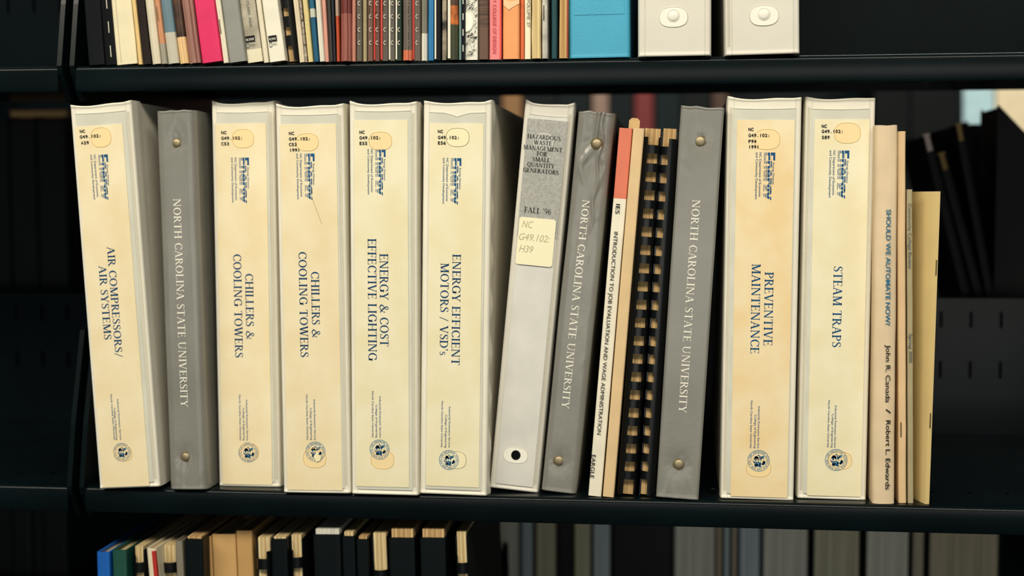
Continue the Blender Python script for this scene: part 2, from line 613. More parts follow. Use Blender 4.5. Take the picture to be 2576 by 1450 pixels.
def oval(cx, cz, rx, rz, n=36):
    """rounded lozenge outline (x, z)"""
    pts = []
    for i in range(n):
        a = 2 * math.pi * i / n
        c, s_ = math.cos(a), math.sin(a)
        pts.append((cx + rx * math.copysign(abs(c) ** 0.8, c), cz + rz * math.copysign(abs(s_) ** 0.8, s_)))
    return pts


def oval_part(vol, u, v, wpx, hpx, y, disc, rim, name='oval_patch', label=None):
    c = vol.loc(u, v)
    k = vol.k()
    mb = MB()
    pts = oval(c[0], c[1], wpx * k / 2, hpx * k / 2)
    mb.prism_xz(pts, y - 0.00010, y + 0.0002, disc)
    mb.outline_ring(pts, 0.0006, y - 0.00035, y - 0.00005, rim)
    o = mb.build(name, vol.root, angle=60)
    if label: o['label'] = label
    return o


def rivet(vol, u, v, rpx, y=0.0, material=BRASS, hgt=0.0016, ring=True):
    c = vol.loc(u, v)
    r = rpx * vol.k()
    mb = MB()
    mb.dome(c[0], c[1], y, r, hgt, material)
    if ring:
        pts = [(c[0] + r * 1.22 * math.cos(a), c[1] + r * 1.22 * math.sin(a)) for a in (2 * math.pi * i / 28 for i in range(28))]
        mb.outline_ring(pts, r * 0.22, y - 0.0003, y + 0.0002, material)
    return mb.build('rivet', vol.root, angle=60)


def seal(mb, vol, u, v, rpx, y):
    c = vol.loc(u, v)
    R = rpx * vol.k()

    def ann(r0, r1, n=40, m_=INK_MID, a0=0, a1=360):
        vs, fs = [], []
        for i in range(n + 1):
            a = math.radians(a0 + (a1 - a0) * i / n)
            vs += [(c[0] + r0 * R * math.cos(a), y, c[1] + r0 * R * math.sin(a)), (c[0] + r1 * R * math.cos(a), y, c[1] + r1 * R * math.sin(a))]
        for i in range(n): fs.append((2 * i, 2 * i + 1, 2 * i + 3, 2 * i + 2))
        mb.add(vs, fs, m_)
    ann(.95, 1.0)
    ann(.70, .735)
    rnd = random.Random(3)
    for i in range(44):                                            # tiny letters round the rim
        a = i * 360 / 44
        if rnd.random() < .9: ann(.78, .90, 1, INK_MID, a, a + rnd.uniform(2.5, 5.5))
    for i in range(46):                                            # engraved picture: dark masses left and right of a pale tower
        a, rr = rnd.uniform(0, 2 * math.pi), rnd.uniform(.12, .56)
        px, pz = rr * math.cos(a), rr * math.sin(a)
        if abs(pz) < .13: continue
        q = []
        sz = rnd.uniform(.06, .17)
        for j in range(7):
            b = 2 * math.pi * j / 7
            s_ = sz * rnd.uniform(.6, 1.2)
            q.append((c[0] + R * (px + s_ * math.cos(b)), y, c[1] + R * (pz + s_ * math.sin(b))))
        mb.add(q, [tuple(range(7))], INK_BLUE if rnd.random() < .6 else INK_MID)
    for i in range(5):
        z = -.5 + i * .24
        mb.add([(c[0] + R * (z - .02), y, c[1] - R * .11), (c[0] + R * (z + .02), y, c[1] - R * .11), (c[0] + R * (z + .02), y, c[1] + R * .11), (c[0] + R * (z - .02), y, c[1] + R * .11)], [(0, 1, 2, 3)], INK_MID)


# ------------------------------------------------------------------ setting
XL = at_y(190, 165).x
BAYW = 0.914
XR = XL + BAYW
DEEP = 0.335
Y2 = 0.375                                                         # front of the fore edges on the opposite side
mb = MB(); mb.box(-3.5, 3.5, -2.6, 3.4, -0.02, 0.0, mat('floor_carpet', (66, 66, 64), 0.95, 0.1, mottle=.3, mscale=60)); tag(mb.build('floor', smooth=False), kind='structure')
mb = MB(); mb.box(-3.5, 3.5, 3.4, 3.45, 0.0, 2.9, mat('wall_paint', (150, 146, 132), 0.9, 0.2, mottle=.05, mscale=4)); tag(mb.build('wall_back', smooth=False), kind='structure')


def slotted(mb, x0, x1, a0, a1, slots, fn, thick, sw=0.0028):
    """panel in (x, a) with real slots; fn(x, a, t) gives the point. slots = [(a_lo, a_hi)], pitch along x"""
    pitch = 0.0286
    rows = sorted({a0, a1} | {z for s_ in slots for z in s_})
    for lo, hi in zip(rows[:-1], rows[1:]):
        if (lo, hi) in slots:
            n = int((x1 - x0 - 0.02) / pitch)
            edges, x = [], x0
            for i in range(n):
                c = x0 + 0.02 + i * pitch
                edges.append((x, c - sw / 2)); x = c + sw / 2
            edges.append((x, x1))
        else:
            edges = [(x0, x1)]
        for e0, e1 in edges:
            P = [fn(x, a, t) for x in (e0, e1) for a in (lo, hi) for t in (0, thick)]
            mb.add(P, [(0, 1, 3, 2), (4, 6, 7, 5), (0, 4, 5, 1), (2, 3, 7, 6), (0, 2, 6, 4), (1, 5, 7, 3)], STEEL)


LIP = 0.0205


def shelf(root, x0, x1, S, front=0.0, back=DEEP, facing=1, rows=((0.055, 0.072), (0.105, 0.121))):
    """steel shelf: deck with a rounded front lip and an upturned slotted back stop. facing -1 mirrors it to the other side"""
    def Y(y): return front + (y if facing > 0 else -y)
    d = MB()
    slotted(d, x0, x1, 0.03, back - front if facing > 0 else front - back, [(0.045, 0.058)], lambda x, a, t: (x, Y(a), S - t), 0.0025)
    pr = [(0.03, S)] + [(0.0036 - 0.0036 * math.sin(a), S - 0.0036 + 0.0036 * math.cos(a)) for a in (math.pi / 2 * i / 8 for i in range(9))] + [(-0.0004, S - LIP + 0.002), (0.0006, S - LIP), (0.006, S - LIP), (0.006, S - LIP + 0.0015), (0.0018, S - LIP + 0.0025), (0.0025, S - 0.0025), (0.03, S - 0.0025)]
    d.prism_yz([(Y(a), b) for a, b in pr], x0, x1, STEEL)
    o = d.build('shelf', root, angle=40)
    b = MB()
    dep = (back - front) if facing > 0 else (front - back)
    slotted(b, x0, x1, S, S + 0.134, [(S + a_, S + b_) for a_, b_ in rows], lambda x, a, t: (x, Y(dep - 0.0 - t), a), 0.002)
    b.build('back_stop', o, smooth=False)
    for x in (x0 - 0.0042, x1 + 0.0002):
        e = MB()
        pts = [(-0.002, S), (0.008, S + 0.05), (0.030, S + 0.125), (0.06, S + 0.135), (dep, S + 0.135), (dep, S - 0.06), (0.014, S - 0.027), (0.0, S - 0.006)]
        e.prism_yz([(Y(a), z) for a, z in pts], x, x + 0.004, STEEL)
        e.build('end_bracket', o, smooth=False)
    return o


def shelving(label, x0, x1, levels, lefts, rights, sides=(1, -1)):
    root = bpy.data.objects.new('library_shelving', None)
    COL.objects.link(root)
    root.location = ((x0 + x1) / 2, 0.34, 0)
    tag(root, label, 'bookshelf', 'steel library shelving bays')
    off = -Vector(root.location)
    kids = []
    for S in levels:
        if 1 in sides: kids.append(shelf(root, x0, x1, S, rows=((0.089, 0.107),) if S == S1 else ((0.055, 0.072), (0.105, 0.121))))
        if -1 in sides: kids.append(shelf(root, x0, x1, S if S < S1 else 1.69, front=0.69, back=0.345, facing=-1))
    for x in ([x0 - 0.0077] if lefts else []) + ([x1 + 0.0077] if rights else []):
        u = MB()
        u.box(x - 0.0031, x + 0.0031, 0.30, 0.36, 0.0, 2.15, STEEL)
        kids.append(u.build('upright', root, smooth=False))
    for o in kids: o.location = off
    return root


bay = shelving('black steel library shelving bay holding the row of cream binders', XL, XR, (S3, S2, S1), False, True)
left_bay = shelving('empty dark end of the next black shelving bay, beside the leftmost binder', XL - 0.0150 - BAYW, XL - 0.0150, (S3, S2, S1), True, True)

# ------------------------------------------------------------------ binders of the middle row
G_CREAM = 'cream energy binders in the middle row'


def binder_cover(vol, vinyl, D=0.27, seam='right', horn=(1.0, 1.0), pucker=0.0, sag=0.0008):
    w, h = vol.w, vol.h

    def df(x, y, z):
        if z > h - 0.014 and y < 0.02:
            f = (z - (h - 0.014)) / 0.014
            e = abs(2 * x / w)
            z += f * f * (0.0016 * (horn[1] if x > 0 else horn[0]) * max(0, (e - .72) / .28) - sag * (1 - e * e) + 0.0005 * math.sin(x * 160))
        if y > 0.003:
            q = math.exp(-((y - 0.011) / 0.006) ** 2)
            x += (0.0006 * q + pucker * q * math.sin(z * 170 + y * 120)) * (1 if x > 0 else -1)
        else:
            y += 0.0005 * (noise.noise((x * 18 + vol.base.x * 9, 0, z * 11))) * min(1, max(0, (w / 2 - abs(x)) / 0.006))
        return (x, y, z)
    mb = cover_mesh(w, h, D, 0.0032, r=0.0022, bead=0.00045, material=vinyl, rim=0.0009, nz=44, front_n=12, deform=df,
                    side_n=[0.003, 0.0045, 0.006, 0.0075, 0.009, 0.0105, 0.012, 0.0135, 0.015, 0.018, 0.021, 0.026, 0.035, 0.06])
    if seam:
        sx = (w / 2 - 0.0034) * (1 if seam == 'right' else -1)
        for dx in (0.0, 0.0011):
            n = int(h / 0.0011)
            for i in range(6, n - 6):
                z = i * 0.0011
                X = sx + dx * (1 if seam == 'right' else -1)
                mb.add([(X - .00022, -.00075, z), (X + .00022, -.00075, z), (X + .00022, -.00075, z + .0006), (X - .00022, -.00075, z + .0006)], [(0, 1, 2, 3)], SEAM)
    mb.build('cover', vol.root, angle=50)
    # hidden core: sheets and the ring base
    c = MB()
    c.box(-w / 2 + 0.006, w / 2 - 0.006, 0.03, D - 0.03, 0.006, h - 0.012, PAGES)
    c.build('page_block', vol.root, smooth=False)


def pocket(vol, ztop_px, material=POCKET, notch=0.0, edge=0.0045, bottom=0.004):
    w = vol.w
    zt = vol.loc(*ztop_px)[1]
    mb = MB()
    n = 24
    x0, x1 = -w / 2 + edge, w / 2 - edge
    top = []
    for i in range(n + 1):
        x = x0 + (x1 - x0) * i / n
        q = 2 * (x - (x0 + x1) / 2) / (x1 - x0)
        top.append((x, zt - notch * max(0, 1 - abs(q) / .5) ** 1.4 - 0.0006 * (1 - q * q)))
    pts = [(x0, bottom), (x1, bottom)] + top[::-1]
    mb.prism_xz(pts, -0.00095, 0.0012, material)
    for a, b in zip(top[:-1], top[1:]):
        mb.tube([(a[0], -0.00095, a[1]), (b[0], -0.00095, b[1])], 0.00035, material)
    return mb.build('spine_pocket', vol.root, angle=30)


YC = -0.0014      # face of the label card
YT = YC - 0.00016  # face of its print


def card(vol, tl, tr, bl, br, material):
    mb = MB()
    a, b, c, d = vol.loc(*tl), vol.loc(*tr), vol.loc(*br), vol.loc(*bl)
    xl, xr, zt, zb = (a[0] + d[0]) / 2, (b[0] + c[0]) / 2, (a[1] + b[1]) / 2, (c[1] + d[1]) / 2
    lim = vol.w / 2 - 0.0035
    xl, xr = max(xl, -lim), min(xr, lim)
    mb.prism_xz([(xl, zb), (xr, zb), (xr, zt), (xl, zt)], YC, -0.0009, material)
    return mb


def call_number(vol, mb, lines, cap=7.5, yy=YT - 0.0003):
    for txt, u, v in lines:
        put_w = len(txt) * 6.9
        vol.across(mb, sans(txt, 0.028, 0, .86), u, v + cap / 2, u + put_w, cap, yy, INK_BLACK)


def energy_label(vol, mb, lx, lv0, lv1, titles, foot, ink=INK_NAVY):
    """lx, lv0..lv1: baseline and run of the striped wordmark; foot = (u, v) of seal and the three lines"""
    L = lv1 - lv0
    dr = vol.lean
    s = L / 116.0
    vol.down(mb, striped_word(), lx, lv0, lv1, 26 * s, YT, INK_BLUE)
    vol.down(mb, sans('Energy Division', 0.008), lx + 20.5 * s, lv0 + 25 * s, lv0 + 78 * s, 4.6 * s, YT, INK_BLUE)
    vol.down(mb, sans('NC Department of Economic', 0.008), lx - 11.5 * s, lv0 + 0 * s, lv0 + 108 * s, 5.2 * s, YT, INK_BLUE)
    vol.down(mb, sans('and Community Development', 0.008), lx - 20 * s, lv0 - 0.5 * s, lv0 + 114 * s, 5.2 * s, YT, INK_BLUE)
    for txt, u, v0, v1, cap in titles:
        vol.down(mb, serif(txt), u, v0, v1, cap, YT, ink)
    (u1, a1, b1), (u2, a2, b2), (u3, a3, b3), (su, sv, sr) = foot
    vol.down(mb, sans('Industrial Extension Service', 0.008), u1, a1, b1, 4.6, YT, INK_BLUE)
    vol.down(mb, sans('College of Engineering', 0.008), u2, a2, b2, 4.6, YT, INK_BLUE)
    vol.down(mb, sans('North Carolina State University', 0.008), u3, a3, b3, 4.6, YT, INK_BLUE)
    seal(mb, vol, su, sv, sr, YT)


def cream_binder(label, corners, cardc, cardm, calls, ovals, logo, titles, foot, pk, ink=INK_NAVY, seam='right', notch=0.0, horn=(1, 1), pucker=0.0, vinyl=VINYL, discs=(OVAL_Y, OVAL_Y)):
    tl, tr, bl, br = corners
    v = Vol('ring_binder', label, 'binder', G_CREAM, bl, br, tl, tr, S2)
    binder_cover(v, vinyl, seam=seam, horn=horn, pucker=pucker)
    pocket(v, pk, notch=notch)
    mb = card(v, *cardc, cardm)
    for (u, vv, a, b), d in zip(ovals, discs): oval_part(v, u, vv, a, b, YC, d, OVAL_RIM if d is OVAL_Y else SEAM)
    call_number(v, mb, calls)
    energy_label(v, mb, *logo, titles, foot, ink)
    return v, mb


NCG = 'G49.102:'
v, mb = cream_binder('cream ring binder titled AIR COMPRESSORS/ AIR SYSTEMS, leaning at the left end of the row',
    ((174, 266), (331, 256), (250, 1227), (403, 1236)), ((190, 318), (309, 314), (258, 1222), (378, 1226)), CARD,
    [('NC', 203, 331), (NCG, 203, 345), ('A29', 206, 360)], [(256, 346, 56, 52), (311, 1140, 52, 44)],
    (249, 390, 505), [('AIR COMPRESSORS/', 271, 621, 901, 20), ('AIR SYSTEMS', 250, 669, 856, 20)],
    ((296, 1004, 1107), (288, 1026, 1107), (279.5, 992, 1107), (309, 1137, 24)), (250, 283), horn=(.3, 1))
mb.build('label_card', v.root, smooth=False)

v, mb = cream_binder('cream ring binder titled CHILLERS & COOLING TOWERS, call number ending C53 without a year',
    ((528, 259), (693, 256), (553, 1223), (704, 1224)), ((538, 312), (669, 311), (556, 1217), (687, 1220)), CARD,
    [('NC', 558, 334), (NCG, 558, 348), ('C53', 558, 362)], [(613, 349, 58, 49), (628, 1136, 54, 46)],
    (603, 397, 512), [('CHILLERS &', 618, 688, 854, 21), ('COOLING TOWERS', 588, 639, 900, 21)],
    ((620, 1006, 1108), (612, 1026, 1108), (602.5, 993, 1108), (626, 1138, 26)), (612, 282))
mb.build('label_card', v.root, smooth=False)

v, mb = cream_binder('cream binder titled CHILLERS & COOLING TOWERS, dated 1991, with a torn dot in its seal',
    ((691, 266), (866, 264), (714, 1240), (881, 1240)), ((706, 314), (843, 312), (720, 1232), (866, 1234)), CARD,
    [('NC', 728, 336), (NCG, 728, 350), ('C53', 728, 364), ('1991', 729, 378)], [(774, 358, 60, 46), (793, 1152, 62, 52)],
    (767, 387, 504), [('CHILLERS &', 783.5, 683, 850, 21), ('COOLING TOWERS', 752, 633, 899, 21)],
    ((790, 1005, 1107), (781, 1026, 1107), (771, 993, 1107), (795, 1136, 26)), (780, 288))
c = v.loc(800, 1150)
mb.prism_xz([(c[0] + a, c[1] + b) for a, b in ((-.0030, .001), (-.001, -.0036), (.0022, -.0026), (.0034, .0012), (.001, .0022), (.0002, .006), (-.0012, .003))], YT - .0009, YT - .0002, OVAL_P)
mb.add([(c[0] - .002 + i * .003, YT - .0001, c[1] + .209 - i * .0083) for i in range(4)] + [(c[0] - .0018 + i * .003, YT - .0001, c[1] + .2091 - i * .0083) for i in range(3, -1, -1)], [tuple(range(8))], mat('scratch_brown', (168, 150, 112), .7, .2))
mb.build('label_card', v.root, smooth=False)

v, mb = cream_binder('cream ring binder titled ENERGY & COST EFFECTIVE LIGHTING',
    ((875, 260), (1052, 258), (887, 1242), (1050, 1246)), ((891, 302), (1027, 304), (896, 1223), (1029, 1226)), CARD_PALE,
    [('NC', 905, 333), (NCG, 905, 347), ('E55', 905, 361)], [(958, 355, 60, 47), (963, 1156, 62, 50)],
    (945.5, 376, 492), [('ENERGY & COST', 956, 638, 872, 22), ('EFFECTIVE LIGHTING', 926, 600, 908, 22)],
    ((955, 997, 1101), (946, 1018, 1101), (936.5, 984, 1101), (956, 1131, 26)), (962, 279))
mb.build('label_card', v.root, smooth=False)

v, mb = cream_binder('cream ring binder titled ENERGY EFFICIENT MOTORS / VSD\'s, beside the dark gap',
    ((1061, 256), (1242, 256), (1059, 1244), (1221, 1246)), ((1079, 310), (1214, 313), (1075, 1222), (1208, 1226)), CARD_PALE,
    [('NC', 1102, 331), (NCG, 1102, 346), ('E56', 1102, 360)], [(1152, 346, 60, 48), (1147, 1157, 56, 46)],
    (1135.5, 398, 515), [('ENERGY EFFICIENT', 1139.5, 639, 919, 21), ("MOTORS / VSD's", 1109.5, 661, 894, 21)],
    ((1130, 1023, 1126), (1121, 1043, 1126), (1111.5, 1009, 1126), (1130, 1157, 25.5)), (1150, 283), notch=0.0028, horn=(.2, 1.4), pucker=0.0011, discs=(OVAL_P, OVAL_P), seam=None)
mb.build('label_card', v.root, smooth=False)

v, mb = cream_binder('cream ring binder titled PREVENTIVE MAINTENANCE',
    ((1829, 246), (2018, 246), (1812, 1255), (1997, 1258)), ((1858, 302), (2003, 304), (1834, 1250), (1976, 1250)), CARD_WARM,
    [('NC', 1882, 326), (NCG, 1882, 341), ('P94', 1882, 356), ('1991', 1882, 370)], [(1929, 351, 64, 51), (1908, 1177, 62, 46)],
    (1922, 384, 504), [('PREVENTIVE', 1924, 684, 870, 21), ('MAINTENANCE', 1891.5, 663, 890, 21)],
    ((1907, 1022, 1128), (1898, 1043, 1128), (1888.5, 1008, 1128), (1908, 1159, 27)), (1930, 273), ink=INK_BLUE, seam='left', horn=(.6, .6))
mb.build('label_card', v.root, smooth=False)

v, mb = cream_binder('cream ring binder titled STEAM TRAPS, its card blotched, last thick binder of the row',
    ((2024, 246), (2205, 246), (2006, 1256), (2178, 1256)), ((2048, 301), (2188, 301), (2031, 1248), (2164, 1248)), CARD_PALE,
    [('NC', 2066, 318), (NCG, 2066, 331), ('S89', 2066, 346)], [(2131, 335, 64, 51), (2112, 1158, 60, 46)],
    (2107.5, 379, 500), [('STEAM TRAPS', 2097, 669, 874, 21)],
    ((2100, 1020, 1126), (2092, 1041, 1126), (2083, 1007, 1126), (2103, 1157, 27)), (2115, 274), ink=INK_BLUE, seam='left', horn=(.4, .2))
mb.build('label_card', v.root, smooth=False)

# the white binder with the hazardous waste insert
v = Vol('ring_binder', 'white ring binder with a grey HAZARDOUS WASTE MANAGEMENT insert and a hand-lettered sticker', 'binder', None,
        (1232, 1236), (1352, 1240), (1318, 256), (1449, 262), S2)
binder_cover(v, VINYL_W, seam='right', horn=(1.2, 1.2), sag=.0012)
pocket(v, (1385, 291), mat('clear_vinyl_white', (220, 217, 208), .3, .45, mottle=.06, mscale=30, bump=.15, bscale=40), notch=0.0)
mb = card(v, (1312, 298), (1425, 304), (1293, 592), (1404, 599), mat('grey_insert', (178, 177, 170), 0.6, 0.3, mottle=.12, mscale=500))
for txt, cu, cv, wd in (('HAZARDOUS', 1369, 346, 84), ('WASTE', 1366, 360, 46), ('MANAGEMENT', 1366, 374, 98), ('FOR', 1364, 388, 26), ('SMALL', 1362, 402, 45), ('QUANTITY', 1361, 416, 69), ('GENERATORS', 1361, 431, 90)):
    a = v.loc(cu, cv)
    put(mb, serif(txt), (a[0] - wd * v.k() / 2, a[1] - 5 * v.k()), (1, 0), (0, 1), wd * v.k() / serif(txt)[2], 10.5 * v.k(), YT - .0003, INK_BLACK)
a = v.loc(1353, 531)
put(mb, serif("FALL '96"), (a[0] - 34 * v.k(), a[1] - 6.5 * v.k()), (1, 0), (0, 1), 68 * v.k() / serif("FALL '96")[2], 14 * v.k(), YT, INK_BLACK)
mb.build('label_card', v.root, smooth=False)
oval_part(v, 1367, 357, 56, 52, YC, mat('grey_oval', (190, 189, 182), .5, .3), mat('grey_insert', (178, 177, 170)))
st = MB()
a, b = v.loc(1308, 545), v.loc(1384, 672)
st.prism_xz([(a[0] + .0015, a[1]), (b[0] + .0015 - .0015, a[1]), (b[0] + .0015, a[1] - .0015), (b[0] + .0015, b[1] + .0012), (b[0], b[1]), (a[0] + .0012, b[1]), (a[0], b[1] + .0012), (a[0], a[1] - .0015)], YT - .0006, YT - .0003, mat('sticker_paper', (244, 236, 200), .6, .3))
PENCIL = mat('faint_pen', (190, 182, 150), .7, .2)
for txt, du, dv, wd in (('NC', 8, 26, 28), ('G49.102:', 3, 58, 78), ('H39', 6, 88, 36)):
    put(st, sans(txt, 0.0, .25), (a[0] + du * v.k(), a[1] - dv * v.k()), (1, 0), (0, 1), wd * v.k() / sans(txt, 0.0, .25)[2], 17 * v.k(), YT - .00075, PENCIL)
st.build('sticker', v.root, smooth=False)['label'] = 'cream sticker lettered by hand in faint pen'
oval_part(v, 1297, 1145, 64, 42, -0.0010, mat('oval_white', (240, 236, 222), .4, .4), VINYL_W, 'finger_hole_patch')
hc = v.loc(1298, 1145)
hm = MB()
hm.prism_xz([(hc[0] + 12 * v.k() * math.cos(t), hc[1] + 12.5 * v.k() * math.sin(t)) for t in (2 * math.pi * i / 28 for i in range(28))], -0.00135, -0.0008, DARKHOLE)
hm.build('finger_hole', v.root, smooth=False)['label'] = 'black round hole'


# ------------------------------------------------------------------ grey university binders
def grey_binder(label, corners, text, rivets, crumple=0.0, seed=0, r=0.005, side=True):
    tl, tr, bl, br = corners
    v = Vol('slim_binder', label, 'binder', 'grey university binders', bl, br, tl, tr, S2)
    w, h = v.w, v.h
    rv = [v.loc(u, vv) for u, vv, _ in rivets]

    def df(x, y, z):
        e = min(1, max(0, (w / 2 - abs(x)) / 0.004))
        if y < 0.012:
            a = 0.0010 + crumple * math.exp(-(h - z) / 0.09) + crumple * .35
            n1 = noise.noise((x * 60 + seed, seed, z * 14))
            n2 = noise.turbulence((x * 70 + seed, 3.3, z * 38 + seed), 3, False)
            y += (a * .5 * n1 + crumple * 1.3 * (n2 - .5) * math.exp(-(h - z) / 0.075)) * e
            pt = Vector((x * 60 + seed * 3, seed, z * 26))
            d2, _ = noise.voronoi(pt)
            edge = d2[1] - d2[0]
            msk = max(0.0, noise.noise((x * 40 - seed, 7.7, z * 9 + seed)) - .18) * (1 if not crumple else 1.6) + (1.3 * math.exp(-(h - z) / 0.05) if crumple else .35 * math.exp(-(h - z) / 0.012) + .4 * math.exp(-z / 0.015))
            y -= (0.0011 if not crumple else 0.0030) * msk * math.exp(-(edge / .16) ** 2) * e
            y += (0.0004 if not crumple else 0.0016) * msk * (d2[0] - .4) * e
            for rx, rz in rv:
                y += 0.0012 * math.exp(-((x - rx) ** 2 + (z - rz) ** 2) / (2 * 0.0055 ** 2)) * (1 + .8 * noise.noise((x * 300, 1, z * 300)))
            if crumple:
                y -= 0.0016 * math.exp(-((x - (0.006 - (h - z) * .02 + .001 * math.sin(z * 210))) / 0.0011) ** 2) * math.exp(-((h - z - .03) / .055) ** 2)
        x += 0.0006 * noise.noise((seed + (5 if x > 0 else 0), y * 30, z * 12)) * (1 if crumple else .5)
        if z > h - .003: z += (0.0009 + crumple * .6) * noise.noise((x * 120, y * 40, seed))
        return (x, y, z)
    cover_mesh(w, h, 0.24, 0.0026, r=r, material=GREYV, rim=0.0005, nz=150, front_n=40, deform=df, side_n=[.008, .012, .02, .03, .045, .07, .11]).build('cover', v.root, angle=75)
    c = MB(); c.box(-w / 2 + .005, w / 2 - .005, .02, .22, .006, h - .012, PAGES); c.build('page_block', v.root, smooth=False)
    t = MB()
    u0, v0, v1, cap = text
    v.down(t, serif('NORTH CAROLINA STATE UNIVERSITY'), u0, v0, v1, cap, -0.0004, INK_WHITE)

    def drape(x, y, z):
        return df(x, 0.0, z)[0:1] + (df(x, 0.0, z)[1] - 0.00035, z)
    t.deform(drape)
    t.build('spine_lettering', v.root, smooth=False)['label'] = 'white serif lettering NORTH CAROLINA STATE UNIVERSITY'
    for (u, vv, rr) in rivets:
        p = v.loc(u, vv)
        rivet(v, u, vv, rr, y=df(p[0], 0, p[1])[1] - 0.0002)
    return v


grey_binder('smooth grey NORTH CAROLINA STATE UNIVERSITY binder between the air compressors and chillers binders',
            ((390, 278), (488, 278), (424, 1230), (523, 1234)), (436, 500, 1025, 20), [(443, 360, 12), (466, 1151, 12)], seed=1.7, r=.006)
g_cr = grey_binder('crumpled grey NORTH CAROLINA STATE UNIVERSITY binder with a creased top, against the white binder',
            ((1458, 280), (1546, 284), (1356, 1236), (1454, 1249)), (1465, 502, 1033, 19), [(1502, 362, 13), (1406, 1161, 13)], crumple=0.0016, seed=5.2)
grey_binder('grey NORTH CAROLINA STATE UNIVERSITY binder to the right of the black comb-bound reports',
            ((1711, 268), (1824, 271), (1650, 1252), (1757, 1262)), (1742, 502, 1041, 19), [(1762, 356, 13.5), (1708, 1170, 13.5)], crumple=0.0, seed=9.4, r=.0022)


# ------------------------------------------------------------------ thin books
def cloth(rgb, rough=.5, mottle=.05):
    return mat('cover_%d_%d_%d_%d' % (*rgb, int(rough * 100)), rgb, rough, .4 if sum(rgb) > 100 else .15, mottle=mottle, mscale=40, bump=.05, bscale=200)


def book(name, label, cat, group, bl, br, tl, tr, S, colour, D=.2, h=None, Y=None, t=None, r=.0012, bulge=0.0, bands=None, page=PAGES, nz=6, wob=0.0002, rough=.5, page_top=.002, front=None, board=None):
    v = Vol(name, label, cat, group, bl, br, tl, tr, S, Y=Y, h=h)
    t = t or min(0.0016, v.w * .22)
    r = min(r, v.w * .45)
    sd = random.random() * 50
    bm_ = None
    if bands:
        bm_ = []
        cu = (bl[0] + br[0]) / 2
        for pv, m_ in bands:
            bm_.append((None if pv is None else v.loc(cu, pv)[1], m_ if isinstance(m_, bpy.types.Material) else cloth(m_, rough)))
    base = colour if isinstance(colour, bpy.types.Material) else cloth(colour, rough)

    def df(x, y, z):
        f = max(0, 1 - y / .01)
        return (x + wob * noise.noise((sd, 0, z * 30)) * f, y + wob * 1.5 * noise.noise((x * 100, sd, z * 25)) * f, z + wob * noise.noise((x * 200, sd, 7)) * (1 if z > 0 else 0))
    cover_mesh(v.w, v.h, D, t, r=r, bulge=bulge, material=base, bands=bm_, nz=nz, front_n=6, deform=df).build('cover', v.root, angle=50)
    pages(v, t, D, page, inset=.001, top=page_top, front=front)
    v.t, v.D, v.bulge, v.wob = t, D, bulge, wob
    return v


def staples(v, zs, x=0.0, y=-0.0004, L=0.011):
    for z in zs:
        mb = MB()
        mb.tube([(x, y + .0012, z), (x, y - .0002, z), (x, y - .0002, z - L), (x, y + .0012, z - L)], .00035, STAPLE, 5)
        mb.build('staple', v.root, angle=60)


def spine_text(v, items, name='spine_lettering', label=None):
    mb = MB()
    for poly, u, v0, v1, cap, m_ in items: v.down(mb, poly, u, v0, v1, cap, -0.0006, m_)
    bl_ = getattr(v, 'bulge', 0.0)
    mb.deform(lambda x, y, z: (x, y - bl_ * (1 - (2 * x / v.w) ** 2) - getattr(v, 'wob', 0) * 1.2, z))
    o = mb.build(name, v.root, smooth=False)
    if label: o['label'] = label
    return o


b = book('paperback_book', 'thin white paperback on job evaluation with a coral band at the top of its spine', 'book', None,
         (1479, 1247), (1513, 1251), (1557, 322), (1592, 323), S2, (240, 232, 210), bands=[(495, (240, 232, 210)), (None, (224, 122, 94))], wob=.00015)
spine_text(b, [(sans('IES', .004), 1550, 513, 538, 10, INK_BLACK), (sans('INTRODUCTION TO JOB EVALUATION AND WAGE ADMINISTRATION'), 1545, 583, 1097, 9.5, INK_BLACK), (sans('EARGLE', .004), 1489, 1144, 1203, 10, INK_BLACK)])
b_tan = book('paperback_book', 'plain tan paperback between the white job evaluation book and the black comb bindings', 'book', None,
     (1514, 1250), (1546, 1252), (1593, 322), (1621, 323), S2, (228, 196, 148), wob=.0002)


